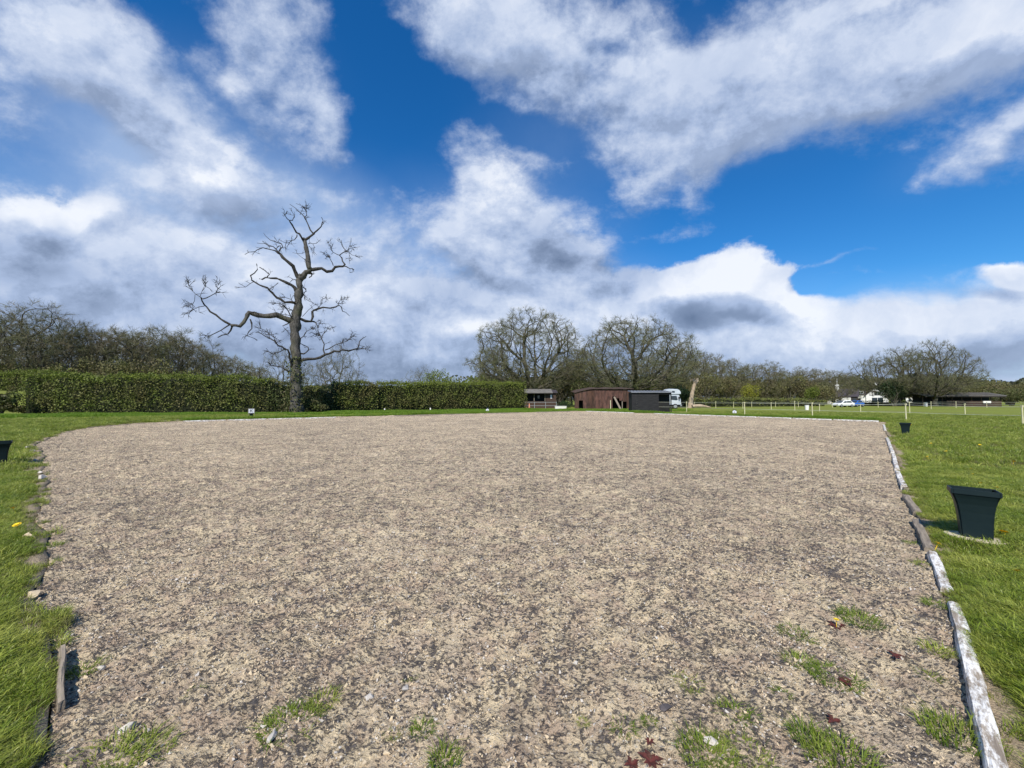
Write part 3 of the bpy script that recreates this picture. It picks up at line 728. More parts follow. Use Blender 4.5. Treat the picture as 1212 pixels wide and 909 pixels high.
def bare_tree(kind, seed, H, W, nat=900, trunk_h=.22, squash=.5, tips=3, bud=0, twig_len=.8, twig_r=.014, trunk_r=.5, step=.6, low=.25, lean=0, fine=5):
    "returns (trunk mesh, twig mesh, bud mesh or None); height H, crown width W"
    r = np.random.default_rng(seed)
    ch = H * (1 - low); n = nat; a = r.normal(size=(n, 3)); a /= np.linalg.norm(a, axis=1)[:, None]
    rad = r.uniform(.2, 1, n) ** (1 / 3.0)
    lump = 1 + .09 * np.sin(a[:, 0] * 5 + seed) * np.sin(a[:, 1] * 4 + seed * 2) + .07 * np.sin(a[:, 2] * 9 + a[:, 0] * 7 + seed)
    cz = H * low + ch * squash
    zz = a[:, 2] * rad * lump
    att = np.stack([a[:, 0] * rad * lump * W / 2, a[:, 1] * rad * lump * W / 2, cz + np.where(zz > 0, zz * (H - cz), zz * (cz - H * low))], 1)
    th = H * trunk_h; k = max(3, int(th / step)); start = [np.array([lean * (i / k) ** 2 + .10 * math.sin(i * 1.1 + seed), .1 * math.cos(i * .9 + seed), th * i / k]) for i in range(k + 1)]
    infl = max(W, H) * .6
    N, par = colonize(att, start, step, step * 1.1, infl, 90, .05, r)
    n = len(N); child = [[] for _ in range(n)]
    for i in range(1, n): child[par[i]].append(i)
    r0 = twig_r * 1.25; e = 2.75; rr = np.zeros(n)
    for i in range(n - 1, -1, -1): rr[i] = r0 if not child[i] else sum(rr[c] ** e for c in child[i]) ** (1 / e)
    f = trunk_r / rr[0]
    big = rr > r0 * 1.01
    rr = r0 + (rr - r0) * (trunk_r - r0) / max(rr[0] - r0, 1e-6)
    rr[0] *= 1.45; 
    if n > 1: rr[1] *= 1.15
    br = []; tw = []; tipn = []
    stack = [(0, [0])]
    while stack:
        s_, ch_ = stack.pop(); cur = ch_[-1]
        while child[cur]:
            cs = sorted(child[cur], key=lambda c: -rr[c])
            for c in cs[1:]: stack.append((c, [cur, c]))
            cur = cs[0]; ch_.append(cur)
        tipn.append(cur)
        rad_ = rr[ch_].copy()
        if len(ch_) > 1 and ch_[0] != 0: rad_[0] = min(rad_[0], rad_[1] * 1.25)
        rad_[-1] *= .6
        (br if rad_[0] > .05 else tw).append((N[ch_], rad_))
    # twig sprays at nodes
    buds = []; fp_ = []; fd_ = []
    cand = [i for i in range(n) if rr[i] < .06 and i > k]
    for i in cand:
        p = N[i]; pd = N[i] - N[par[i]]; pd = pd / (np.linalg.norm(pd) + 1e-9)
        m = tips if not child[i] else (tips + 1) // 2
        for q in range(m):
            d = pd + r.normal(0, .75, 3) + np.array([0, 0, .25]); d /= np.linalg.norm(d); L = twig_len * r.uniform(.5, 1.3)
            p1 = p + d * L * .5; d2 = d + r.normal(0, .4, 3); d2 /= np.linalg.norm(d2); p2 = p1 + d2 * L * .5
            tw.append((np.array([p, p1, p2]), np.array([twig_r, twig_r * .8, twig_r * .35])))
            d3 = d + r.normal(0, .8, 3); d3 /= np.linalg.norm(d3)
            tw.append((np.array([p1, p1 + d3 * L * .45]), np.array([twig_r * .7, twig_r * .3])))
            for b_ in range(fine):
                o_ = p + d * L * r.uniform(.1, 1) * .9; q_ = d * .8 + pd * .4 + r.normal(0, .75, 3) + np.array([0, 0, .2]); fp_.append(o_); fd_.append(q_)
            for b_ in range(bud): buds.append((p2 if b_ % 2 else p1 + d3 * L * .45) + r.normal(0, .10, 3))
    if fp_:
        fp_ = np.array(fp_); fd_ = np.array(fd_); m_ = len(fp_)
        fm = twiglets_mesh(kind + '_fine_twigs', fp_, fd_, r.uniform(.35, .9, m_) * twig_len, r.uniform(.6, 1.1, m_) * twig_r * 1.5, r)
    tm = tubes_mesh(kind + '_trunk', br, None); wm = tubes_mesh(kind + '_twigs', tw, None)
    bm = flecks_mesh(kind + '_buds', buds, .075, r) if buds else None
    print(kind, 'nodes', n, 'tris', 2 * (len(tm.polygons) + len(wm.polygons) + (len(bm.polygons) if bm else 0)))
    return tm, wm, bm, H, fm
PROTO = {}
def place_tree(proto, name, px, topy, Y, label, group=None, rz=0.0, sx=1.0, mats=('oakbark', 'twig', 'bud'), basez=None):
    tm, wm, bm, H, fm = PROTO[proto]
    top = P(px, topy, Y); x = top.x; z0 = float(height(x, Y)) if basez is None else basez
    s_ = (top.z - z0) / H
    o = empty(name, (x, Y, z0 - .05), rz); o.scale = (s_ * sx, s_ * sx, s_)
    tag(o, label, 'tree', group)
    link_mesh('trunk', tm, M[mats[0]], o)
    c = link_mesh('twigs', wm, M[mats[1]], o)
    link_mesh('fine_twigs', fm, M[mats[1]], o)
    if bm: link_mesh('leaves', bm, M[mats[2]], o)
    return o
def leaf_cloud(shape_fn, n, r):
    return shape_fn(n, r)
def bush(name, loc, W, D_, H, label, mt='scrub', n=5000, leaf=.12, cat='bush', group=None, seed=0, stem=True, lumps=7):
    "bush or leafy small tree: leaves spread through several uneven lobes, stems inside"
    r = np.random.default_rng(900 + seed); o = empty(name, loc, 0); tag(o, label, cat, group)
    cs = []
    for i in range(lumps):
        a = r.uniform(0, 6.28); q = r.uniform(.1, .6); cs.append((math.cos(a) * W * .5 * q, math.sin(a) * D_ * .5 * q, H * r.uniform(.35, .74), r.uniform(.34, .55)))
    ci = r.integers(0, lumps, n); v = r.normal(size=(n, 3)); v /= np.linalg.norm(v, axis=1)[:, None]; rad = r.uniform(.3, 1, n) ** .5
    rad *= 1 + .18 * np.sin(v[:, 0] * 9 + ci) * np.sin(v[:, 2] * 8 + ci * 2)
    c = np.array(cs)[ci]
    pts = np.stack([c[:, 0] + v[:, 0] * rad * c[:, 3] * W * .5, c[:, 1] + v[:, 1] * rad * c[:, 3] * D_ * .5, c[:, 2] + v[:, 2] * rad * c[:, 3] * H * .55], 1)
    pts[:, 2] = np.abs(pts[:, 2]); pts[:, 2] = np.minimum(pts[:, 2], H * 1.02)
    link_mesh('foliage', flecks_mesh('foliage', pts, leaf, r, .6), M[mt], o)
    br = []
    for i in range(9 + lumps):
        c_ = cs[i % lumps]; e_ = np.array([c_[0] + r.normal(0, W * .12), c_[1] + r.normal(0, D_ * .12), c_[2] + H * .2 * r.uniform(-.2, 1)])
        mid = e_ * np.array([.4, .4, .55]) + r.normal(0, .04 * H, 3)
        br.append((np.array([[r.normal(0, .03 * W), 0, 0], mid, e_]), np.array([.02 * H, .013 * H, .004 * H])))
    link_mesh('stems', tubes_mesh('stems', br, None), M['oakbark'], o)
    return o

# ------------------------------------------------------------------ the dead tree, limbs traced from the photograph and given depth
DY = 46.0
def zc(ox, oy, s_): return lambda x, y: (ox + x / s_, oy + y / s_)
Z2 = zc(200, 230, 3.246); Z3 = zc(280, 230, 6.994); Z4 = zc(290, 350, 6.0625); Z9 = zc(220, 330, 9.09)
def limb3(fn, pts, dy0, dy1, w0, w1):
    "pixel polyline to points in space; widths in photo pixels"
    out = []; rad = []; n = len(pts)
    for i, p in enumerate(pts):
        t = i / (n - 1); px, py = fn(*p[:2]); yy = DY + dy0 + (dy1 - dy0) * (t ** .8) + .35 * math.sin(i * 1.9 + p[0]) * t
        out.append(np.array(P(px, py, yy))); rad.append((w0 + (w1 - w0) * t) * .5 / FPX * yy)
    return out, rad
def smooth_poly(pts, rad, sub=3):
    pts = np.array(pts); rad = np.array(rad); n = len(pts); P0 = []; R0 = []
    for i in range(n - 1):
        a = pts[max(i - 1, 0)]; b = pts[i]; c = pts[i + 1]; d = pts[min(i + 2, n - 1)]
        for k in range(sub):
            t = k / sub
            P0.append(.5 * ((2 * b) + (c - a) * t + (2 * a - 5 * b + 4 * c - d) * t * t + (3 * b - a - 3 * c + d) * t ** 3)); R0.append(rad[i] * (1 - t) + rad[i + 1] * t)
    P0.append(pts[-1]); R0.append(rad[-1]); return np.array(P0), np.array(R0)
DEAD = [  # (frame, points, depth start, depth end, width start, width end, twigs)
 (Z3, [(520, 700), (580, 650), (610, 620), (597, 560), (580, 470), (578, 420), (562, 372)], 0, .6, 7.0, 4.0, 0),
 (Z3, [(562, 372), (540, 350), (500, 310), (450, 250), (435, 215)], .6, -.8, 2.6, 1.5, 0),
 (Z3, [(435, 215), (405, 185), (410, 150), (425, 138)], -.8, -1.2, 1.0, .5, 2), (Z3, [(435, 215), (470, 205), (475, 170), (445, 125)], -.8, -.4, 1.1, .5, 1),
 (Z3, [(568, 378), (610, 350), (635, 325)], .6, 1.0, 3.0, 2.0, 0), (Z3, [(635, 325), (600, 250), (565, 190), (520, 145), (460, 90)], 1, 1.6, 1.8, .5, 3),
 (Z3, [(565, 190), (578, 150), (560, 110), (505, 75)], 1.3, 2.0, 1.0, .4, 4), (Z3, [(578, 150), (590, 95)], 1.5, 1.6, .7, .3, 3),
 (Z3, [(635, 325), (690, 280), (706, 240), (705, 185)], 1, .4, 1.8, .7, 1), (Z3, [(595, 410), (630, 408), (665, 403)], .6, .2, .9, .4, 0),
 (Z3, [(500, 335), (480, 370), (430, 395), (405, 430), (418, 490)], -.2, -1.3, 1.2, .3, 3), (Z3, [(580, 555), (530, 520), (470, 480)], .4, -1.0, .8, .3, 0),
 (Z3, [(600, 430), (620, 468)], .5, .3, .8, .4, 0),
 (Z3, [(615, 625), (700, 615), (790, 635), (820, 600), (880, 597)], .3, 1.4, 4.2, 2.4, 0), (Z3, [(880, 597), (885, 550), (860, 510), (905, 470), (870, 420), (868, 378)], 1.4, 2.2, 2.0, .4, 4),
 (Z3, [(905, 470), (940, 440), (985, 435)], 1.9, 1.4, .9, .35, 3), (Z3, [(905, 470), (950, 495), (1020, 520)], 1.9, 2.4, .8, .35, 2), (Z3, [(860, 505), (800, 475), (775, 430), (765, 385)], 1.7, 1.2, .9, .35, 5),
 (Z3, [(800, 590), (780, 540), (745, 510), (725, 480)], 1.3, .6, 1.0, .3, 6), (Z3, [(880, 597), (940, 605), (980, 630)], 1.4, 1.9, 1.4, .8, 0), (Z3, [(930, 480), (940, 520), (935, 575)], 2, 2.3, .6, .3, 1),
 (Z3, [(520, 700), (482, 630), (440, 570), (390, 520), (345, 482)], 0, -1.2, 4.8, 2.8, 0), (Z3, [(345, 482), (300, 435), (240, 415), (170, 400)], -1.2, -1.8, 1.6, .4, 1),
 (Z3, [(345, 490), (280, 460), (215, 442), (150, 475), (65, 495)], -1.2, -2.4, 1.6, .6, 1), (Z3, [(345, 482), (372, 430), (340, 400), (280, 375), (215, 325)], -1.2, -.6, 1.5, .4, 1), (Z3, [(325, 455), (350, 415), (365, 440)], -1.2, -1, .9, .6, 0),
 (Z3, [(498, 815), (460, 750), (390, 725), (330, 690), (250, 690), (180, 700)], 0, -1.6, 4.2, 1.2, 0), (Z3, [(250, 690), (258, 650), (210, 605)], -1.3, -1.6, 1.4, .9, 0), (Z3, [(345, 732), (265, 765)], -1, -1.4, .9, .4, 0),
 (Z3, [(485, 900), (400, 880), (330, 860), (290, 820), (250, 775), (190, 750), (140, 710), (120, 675), (160, 620), (172, 570)], -.3, -3.0, 3.2, .8, 2), (Z3, [(140, 725), (70, 760), (0, 780)], -2.5, -3, .9, .4, 0),
 (Z3, [(550, 770), (578, 800), (555, 830), (590, 850)], .2, .6, 1.4, .5, 1), (Z3, [(510, 720), (460, 700), (450, 720)], .2, -.4, 1.2, .5, 0), (Z3, [(560, 860), (650, 905)], .2, .4, .8, .3, 1), (Z3, [(600, 690), (618, 670), (622, 650)], .2, .4, 1.4, 1, 0),
 (Z2, [(478, 490), (440, 476), (390, 468), (340, 465), (310, 455), (295, 475), (270, 506), (235, 500)], 0, -3.4, 7.0, 3.2, 0),
 (Z2, [(235, 500), (200, 480), (160, 450), (135, 420), (130, 402)], -3.4, -4.6, 2.6, 1.3, 0), (Z2, [(130, 402), (160, 390), (185, 365), (190, 345), (180, 330)], -4.6, -5, 1.2, .4, 6),
 (Z2, [(130, 402), (100, 385), (80, 355), (60, 335)], -4.6, -4.2, 1.0, .35, 7), (Z2, [(135, 430), (100, 440), (75, 465)], -4.5, -5, 1.0, .35, 7), (Z2, [(100, 385), (85, 420), (60, 425)], -4.4, -4, .6, .3, 5), (Z2, [(120, 392), (140, 350), (138, 335)], -4.5, -4.9, .7, .3, 5),
 (Z2, [(235, 500), (200, 520), (150, 545), (135, 535)], -3.4, -4.2, 1.6, .5, 3), (Z2, [(245, 503), (225, 535), (188, 553)], -3.3, -2.8, 2.0, 1.0, 1), (Z2, [(312, 480), (322, 510), (302, 545), (335, 557)], -2.6, -2, 1.7, .5, 3), (Z2, [(310, 455), (335, 450), (345, 462)], -2.6, -2.2, 1.8, 1.2, 0),
 (Z2, [(505, 478), (545, 487), (550, 452), (570, 438), (620, 435), (650, 430), (665, 445), (692, 465)], 0, 2.6, 3.4, .5, 4), (Z2, [(650, 430), (660, 405), (690, 398)], 2, 2.4, .9, .35, 6), (Z2, [(570, 438), (590, 405), (610, 398)], 1.4, 1, .8, .3, 4), (Z2, [(545, 487), (562, 495), (572, 508)], 1, 1.4, 2.0, .8, 1), (Z2, [(512, 470), (560, 425), (520, 395)], .2, 1, .7, .3, 1),
 (Z4, [(405, 462), (500, 450), (570, 425), (640, 405), (700, 390), (790, 390), (815, 350), (830, 315), (870, 297)], 0, 2.2, 3.6, .6, 4),
 (Z4, [(572, 420), (562, 350), (540, 290), (482, 285)], .8, 1.8, 1.8, .4, 8), (Z4, [(574, 390), (640, 355), (720, 330), (762, 300), (782, 268)], .9, 0, 1.3, .35, 9), (Z4, [(795, 388), (850, 376), (900, 396)], 1.9, 2.2, .9, .3, 5), (Z4, [(700, 390), (690, 350), (720, 330)], 1.5, 2, .7, .3, 4), (Z4, [(540, 290), (520, 230), (560, 180)], 1.6, 2, .9, .3, 7), (Z4, [(545, 300), (600, 240), (650, 230)], 1.6, 2.4, .8, .3, 7),
 (Z4, [(345, 545), (322, 470), (318, 420), (290, 375), (230, 350), (180, 310), (120, 275), (75, 265)], -.2, -3, 3.0, .5, 6), (Z4, [(290, 375), (245, 400), (200, 420), (150, 378)], -.9, -1.8, 1.2, .4, 5), (Z4, [(180, 310), (160, 260), (90, 210)], -2, -2.4, .8, .3, 6), (Z4, [(230, 350), (210, 300), (180, 260)], -1.6, -1, .8, .3, 6),
 (Z4, [(345, 555), (260, 512), (180, 500), (150, 470)], -.2, -1.6, 2.0, .5, 4), (Z4, [(395, 415), (440, 402), (452, 370), (400, 345)], 0, .9, 1.9, .8, 0), (Z4, [(395, 310), (450, 260), (500, 225)], 0, 1, 1.1, .4, 5),
 (Z4, [(355, 200), (310, 110), (260, 60), (200, 62)], -.2, -1.6, 1.8, .4, 6), (Z4, [(370, 130), (300, 92), (240, 100)], -.2, -1.0, 1.2, .3, 6), (Z4, [(330, 180), (285, 215), (300, 252)], -.2, -.8, 1.5, .6, 1), (Z4, [(350, 100), (330, 30), (240, 10)], -.2, -1.2, 1.2, .4, 4), (Z4, [(345, 150), (250, 130), (215, 160)], -.3, -1.4, .9, .3, 6),
]
def dead_tree():
    r = np.random.default_rng(5)
    bx = P(348, 490, DY); root = empty('dead_oak', (bx.x, DY, float(height(bx.x, DY))))
    tag(root, 'tall dead oak with a bare grey trunk and twisted leafless limbs standing in the hedge', 'tree')
    org = np.array(root.location)
    tr = [(490, 860, 70), (490, 830, 58), (490, 760, 46), (488, 690, 43), (487, 610, 40), (485, 540, 40), (487, 490, 42), (496, 430, 33), (500, 370, 30), (503, 332, 27), (510, 308, 22)]
    pts = []; rad = []
    for x, y, w in tr:
        px, py = Z2(x, y); pts.append(np.array(P(px, py, DY))); rad.append(w * .85 / 3.246 * .5 / FPX * DY)
    a, b = smooth_poly(pts, rad, 4)
    b = b * (1 + .10 * np.sin(np.arange(len(b)) * 1.7) + .06 * np.sin(np.arange(len(b)) * 4.1))
    me = tubes_mesh('trunk', [(a - org, b)], None); 
    # knobbly surface and broken stubs
    co_ = np.empty(len(me.vertices) * 3, np.float32); me.vertices.foreach_get('co', co_); co_ = co_.reshape(-1, 3)
    co_[:, 0] += .10 * np.sin(co_[:, 2] * 3.1 + co_[:, 1] * 4); co_[:, 1] += .09 * np.sin(co_[:, 2] * 4.3 + co_[:, 0] * 5); me.vertices.foreach_set('co', co_.ravel())
    link_mesh('trunk', me, M['bark'], root)
    twl = []
    for (fn, pp, d0, d1, w0, w1, nt) in DEAD:
        p3, rd = limb3(fn, pp, d0, d1, w0, w1); p3, rd = smooth_poly(p3, rd, 2); rd = rd * (1 + .12 * np.sin(np.arange(len(rd)) * 2.3))
        p3 = p3 + r.normal(0, .075, p3.shape) * (np.arange(len(p3)) > 0)[:, None]
        tgt = [(p3 - org, rd)]
        if w0 >= 1.7: link_mesh('limb', tubes_mesh('limb', tgt, None), M['bark' if w0 > 6.9 else 'limb'], root)
        else: twl += tgt
        n = len(p3)
        for q in range(int(nt * 1.7) + (3 if w0 < 2 else 0)):
            i = int(r.uniform(.35, 1) * (n - 1)); s0 = p3[i] - org; td = p3[min(i + 1, n - 1)] - p3[max(i - 1, 0)]; td /= np.linalg.norm(td) + 1e-9
            d = td * .6 + r.normal(0, .7, 3) + np.array([0, 0, .15]); d /= np.linalg.norm(d); L = r.uniform(.35, 1.2)
            k1 = s0 + d * L * .5; d2 = d + r.normal(0, .5, 3); d2 /= np.linalg.norm(d2); k2 = k1 + d2 * L * .5
            twl.append((np.array([s0, k1, k2]), np.array([.030, .022, .010])))
            for z_ in range(2):
                d3 = d2 + r.normal(0, .7, 3); d3 /= np.linalg.norm(d3); L3 = L * r.uniform(.3, .6); k3 = k1 + d3 * L3 * .6; d3 = d3 + r.normal(0, .5, 3); k4 = k3 + d3 * L3 * .4
                twl.append((np.array([k1, k3, k4]), np.array([.020, .014, .007])))
    link_mesh('twigs', tubes_mesh('twigs', twl, None), M['limb'], root)
    # ivy and bramble clinging to the foot
    n = 1300; a = r.uniform(0, 6.28, n); z = r.uniform(0, 1, n) ** 1.5 * 6.6; rr_ = .72 + r.normal(0, .2, n) + np.clip(3 - z, 0, 3) * .35 * r.uniform(0, 1, n)
    link_mesh('ivy', flecks_mesh('ivy', np.stack([np.cos(a) * rr_, np.sin(a) * rr_, z], 1), .13, r, .6), M['bramble'], root)
    return root

# ------------------------------------------------------------------ hedges
def hedge(name, path, heights, depth, label, density=125, leaf=.09, seed=0, mt='hedge', mtop='hedgetop', topfrac=.16, cat='hedge'):
    r = np.random.default_rng(700 + seed); root = empty(name, (path[0].x, path[0].y, 0)); tag(root, label, cat)
    org = np.array([path[0].x, path[0].y, 0])
    segs = []; tot = 0
    for i in range(len(path) - 1): L = (path[i + 1] - path[i]).length; segs.append((tot, L)); tot += L
    def along(t):
        t = np.asarray(t); X = np.zeros(t.shape); Y = np.zeros(t.shape); Hh = np.zeros(t.shape); NX = np.zeros(t.shape); NY = np.zeros(t.shape)
        for i, (t0, L) in enumerate(segs):
            m = (t >= t0) & (t <= t0 + L + 1e-6); u = (t[m] - t0) / L; d = (path[i + 1] - path[i]).normalized()
            X[m] = path[i].x + d.x * (t[m] - t0); Y[m] = path[i].y + d.y * (t[m] - t0); Hh[m] = heights[i] * (1 - u) + heights[i + 1] * u; NX[m] = -d.y; NY[m] = d.x
        return X, Y, Hh, NX, NY
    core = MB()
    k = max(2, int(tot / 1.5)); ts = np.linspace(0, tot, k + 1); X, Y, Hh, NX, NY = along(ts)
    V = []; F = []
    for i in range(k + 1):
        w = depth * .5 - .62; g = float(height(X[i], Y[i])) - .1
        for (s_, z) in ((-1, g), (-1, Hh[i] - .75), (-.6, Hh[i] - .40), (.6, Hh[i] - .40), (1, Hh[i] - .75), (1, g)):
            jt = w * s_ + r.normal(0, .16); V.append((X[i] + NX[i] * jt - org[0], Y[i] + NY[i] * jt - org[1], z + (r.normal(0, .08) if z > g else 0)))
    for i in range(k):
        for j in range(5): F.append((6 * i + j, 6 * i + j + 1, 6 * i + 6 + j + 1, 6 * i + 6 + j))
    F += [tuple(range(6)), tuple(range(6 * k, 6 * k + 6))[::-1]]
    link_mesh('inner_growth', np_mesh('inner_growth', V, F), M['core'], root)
    prof = [(-1, 0.0), (-1, .9), (-.75, 1.0), (.75, 1.0), (1, .9), (1, .0)]
    area = tot * (2 * float(np.mean(heights)) + depth)
    n = int(area * density)
    t = r.uniform(0, tot, n); X, Y, Hh, NX, NY = along(t)
    side = r.uniform(0, 1, n); ph = float(np.mean(heights)); ff = ph / (2 * ph + depth)
    bump_ = .38 * fbm(t, np.where(side < ff, 0, 40) + side * 12, .55, 4, seed + 3) * 2
    front = side < ff * 1.25; back = side > 1 - ff * .75
    z = np.where(front, r.uniform(0, 1, n), np.where(back, r.uniform(0, 1, n), 1.0))
    off = np.where(front, -depth * .5, np.where(back, depth * .5, r.uniform(-.5, .5, n) * depth))
    inward = np.abs(r.normal(0, .22, n)) * np.where(r.uniform(size=n) < .12, -.8, 1)
    rnd = np.clip((z - .86) / .14, 0, 1) ** 2 * .45
    off = np.where(front, off + inward - bump_ * .8 + rnd, np.where(back, off - inward + bump_ * .8 - rnd, off))
    topm = ~(front | back)
    ht = Hh + .22 * fbm(t, off, .9, 3, seed + 9) * 2 + .46 * fbm(t, off * .2, .3, 3, seed + 19)
    zz = np.where(topm, ht - inward, z * ht)
    thin = np.clip(zz / 1.1, .30, 1) * np.clip(.85 + 2.0 * fbm(t, zz + off * 2, 1.3, 3, seed + 31), .38, 1)         # sparse near the foot
    keep = r.uniform(size=n) < thin
    gz = height(X, Y)
    pts = np.stack([X + NX * off - org[0], Y + NY * off - org[1], np.maximum(zz, gz * 0 + .05)], 1)[keep]; tk = (topm | (zz > ht * (1 - topfrac) + r.normal(0, .18, n)))[keep]
    link_mesh('leaves', flecks_mesh('leaves', pts[~tk], leaf, r, .6), M[mt], root)
    link_mesh('top_growth', flecks_mesh('top_growth', pts[tk], leaf, r, .6, .6), M[mtop], root)
    # shoots sticking up from the clipped top
    m = int(tot * 5); t = r.uniform(0, tot, m); X, Y, Hh, NX, NY = along(t); o_ = r.uniform(-.5, .5, m) * depth * .8
    br = []
    for i in range(m):
        b0 = np.array([X[i] + NX[i] * o_[i] - org[0], Y[i] + NY[i] * o_[i] - org[1], Hh[i] - .3]); L = r.uniform(.3, .7)
        br.append((np.array([b0, b0 + np.array([r.normal(0, .12), r.normal(0, .12), L])]), np.array([.02, .006])))
    link_mesh('shoots', tubes_mesh('shoots', br, None), M['twig'], root)
    print(name, 'leaves', len(pts))
    return root

# ================================================================== placing things
def gp(px, Y, h=0): v = P(px, 470, Y); return Vector((v.x, Y, h))
FREE = []
def text_mesh(body, size, m, ext=.004):
    c = bpy.data.curves.new('letter', 'FONT'); c.body = body; c.size = size; c.extrude = ext; c.align_x = 'CENTER'; c.align_y = 'CENTER'; c.resolution_u = 3
    o = bpy.data.objects.new('tmp', c); COL.objects.link(o); bpy.context.view_layer.update()
    me = bpy.data.meshes.new_from_object(o.evaluated_get(bpy.context.evaluated_depsgraph_get())); bpy.data.objects.remove(o); me.materials.clear(); me.materials.append(m); return me
def square_rings(prof, n=1):
    mb = MB(); vs = []
    for (h, z) in prof: vs += [(-h, -h, z), (h, -h, z), (h, h, z), (-h, h, z)]
    fs = []
    for k in range(len(prof) - 1):
        for i in range(4): fs.append((4 * k + i, 4 * k + (i + 1) % 4, 4 * k + 4 + (i + 1) % 4, 4 * k + 4 + i))
    fs.append((3, 2, 1, 0)); mb.add(vs, fs); return mb
def planter(loc, rz, label, s_=1.0, tilt=0.0, slab=True, group=None):
    o = empty('planter_marker', loc, rz); o.scale = (s_, s_, s_); o.rotation_euler = (0, tilt, rz); tag(o, label, 'planter', group)
    prof = [(.118, 0), (.121, .08), (.126, .18), (.134, .28), (.147, .37), (.162, .43), (.177, .475), (.181, .480)]
    me = square_rings(prof).mesh('body', 0); bm = bmesh.new(); bm.from_mesh(me)
    es = [e for e in bm.edges if abs(e.verts[0].co.z - e.verts[1].co.z) > .001]
    bmesh.ops.bevel(bm, geom=es, offset=.014, segments=2, affect='EDGES'); bm.to_mesh(me); bm.free()
    link_mesh('body', me, M['planter'], o)
    h = .188; t = .018; mb = MB()
    for (a, b, c, d) in ((-h, h, -h, -h + t), (-h, h, h - t, h), (-h, -h + t, -h + t + .001, h - t - .001), (h - t, h, -h + t + .001, h - t - .001)): mb.box(a, b, c, d, .478, .535)
    mb.build('rim', M['planter'], o, bevel=.004)
    mb = MB(); hh = .168; n = 8; vs = []; fs = []
    for i in range(n + 1):
        for j in range(n + 1): vs.append((-hh + 2 * hh * i / n, -hh + 2 * hh * j / n, .455 + .016 * math.sin(i * 2.1 + j * 3.3)))
    for i in range(n):
        for j in range(n): fs.append((i * (n + 1) + j, (i + 1) * (n + 1) + j, (i + 1) * (n + 1) + j + 1, i * (n + 1) + j + 1))
    link_mesh('soil', np_mesh('soil', vs, fs, smooth=True), M['soil'], o)
    if slab:
        mb = MB(); n = 28; r = .25
        a = [(math.cos(2 * math.pi * i / n) * r * (1 + .03 * math.sin(i * 2.2)), math.sin(2 * math.pi * i / n) * r) for i in range(n)]
        mb.prism(a, 2, -.025, .004); mb.build('slab', M['slab'], o, bevel=.006)
    return o
g1 = G(1155, 641); g2 = G(1072, 516); g3 = G(-2, 551)
for g in (g1, g2, g3): FREE.append((g.x, g.y, .24))
def on(v, dz=0.0): return Vector((v.x, v.y, float(height(v.x, v.y)) + dz))
planter(on(g1, .03), R(47), 'large dark green flared square planter nearest on the grass right of the arena edging', 1.0, R(3))
planter(on(g2, .02), R(44), 'small looking dark green planter farther back on the right grass below a fence post', 1.0)
planter(on(g3, .02), R(-40), 'dark green planter cut off by the left edge of the picture', 1.05, 0, False)
def letter_marker(px, py, Y, letter, label, style):
    p = on(gp(px, Y)); az = math.atan2(p.x, p.y)
    o = planter(p, -az, label, .95, 0, False); 
    if style == 'board':
        mb = MB(); mb.box(-.22, .22, -.225, -.20, .46, .86); mb.build('letter_board', M['label'], o)
        MB().box(-.26, -.225, -.225, -.19, .0, .9).build('board_stake', M['wood'], o); MB().box(.225, .26, -.225, -.19, .0, .86).build('board_stake', M['wood'], o)
        t = link_mesh('letter', text_mesh(letter, .38, M['ink']), None, o, (0, -.231, .66)); t.rotation_euler = (R(90), 0, 0)
    else:
        mb = MB(); n = 20; mb.prism([(math.cos(6.2832 * i / n) * .21, .27 + math.sin(6.2832 * i / n) * .21) for i in range(n)], 1, -.225, -.197); mb.build('letter_disc', M['label'], o)
        t = link_mesh('letter', text_mesh(letter, .26, M['ink']), None, o, (0, -.231, .27)); t.rotation_euler = (R(90), 0, 0)
        if style == 'peaked': MB().prism([(-.19, .53), (.19, .53), (.02, .80)], 1, -.16, -.10).build('peaked_top', M['planter'], o)
    return o
letter_marker(298, 495, 35.2, 'K', 'black arena letter marker with white letter board below the hedge left of the dead tree', 'board')
letter_marker(577, 488, 51.2, 'E', 'black arena letter marker with pale disc and peaked top before the middle hedge', 'peaked')
letter_marker(869, 491, 43.5, 'C', 'black arena letter marker with round white disc by the right far edging', 'disc')

# ---- timber edging
TIMB = []
def timber(a, b, w, h, z, label, mt, seed=0, tilt=0.0, name='edging_board', cat='edging board', gap=.02, group=None):
    r = np.random.default_rng(1500 + seed); d = b - a; L = d.length - gap; rz = math.atan2(d.y, d.x)
    TIMB.append((a, b)); o_loc = (a + b) / 2; n = max(4, int(L / .16)); V = []; F = []
    prof = [(-.5, -.8), (.5, -.8), (.5, .30), (.42, .46), (.25, .5), (-.25, .5), (-.42, .46), (-.5, .30)]; k = len(prof)
    for i in range(n + 1):
        u = i / n
        for (y, zz) in prof: V.append((L * (u - .5), y * w + .004 * math.sin(u * 7 + seed) + r.normal(0, .0025), zz * h + .004 * math.sin(u * 9 + seed * 2) + r.normal(0, .0025)))
    for i in range(n):
        for j in range(k): F.append((i * k + j, (i + 1) * k + j, (i + 1) * k + (j + 1) % k, i * k + (j + 1) % k))
    F += [tuple(range(k)), tuple(range(n * k, n * k + k))[::-1]]
    me = np_mesh(name, V, F)
    bm = bmesh.new(); bm.from_mesh(me); bmesh.ops.recalc_face_normals(bm, faces=bm.faces); bm.to_mesh(me); bm.free()
    o = link_mesh(name, me, mt); o.location = (o_loc.x, o_loc.y, z); o.rotation_euler = (tilt, 0, rz); tag(o, label, cat, group); return o
e1 = (A1 - A0).normalized(); e1n = Vector((e1.y, -e1.x, 0))     # outward on the right edge
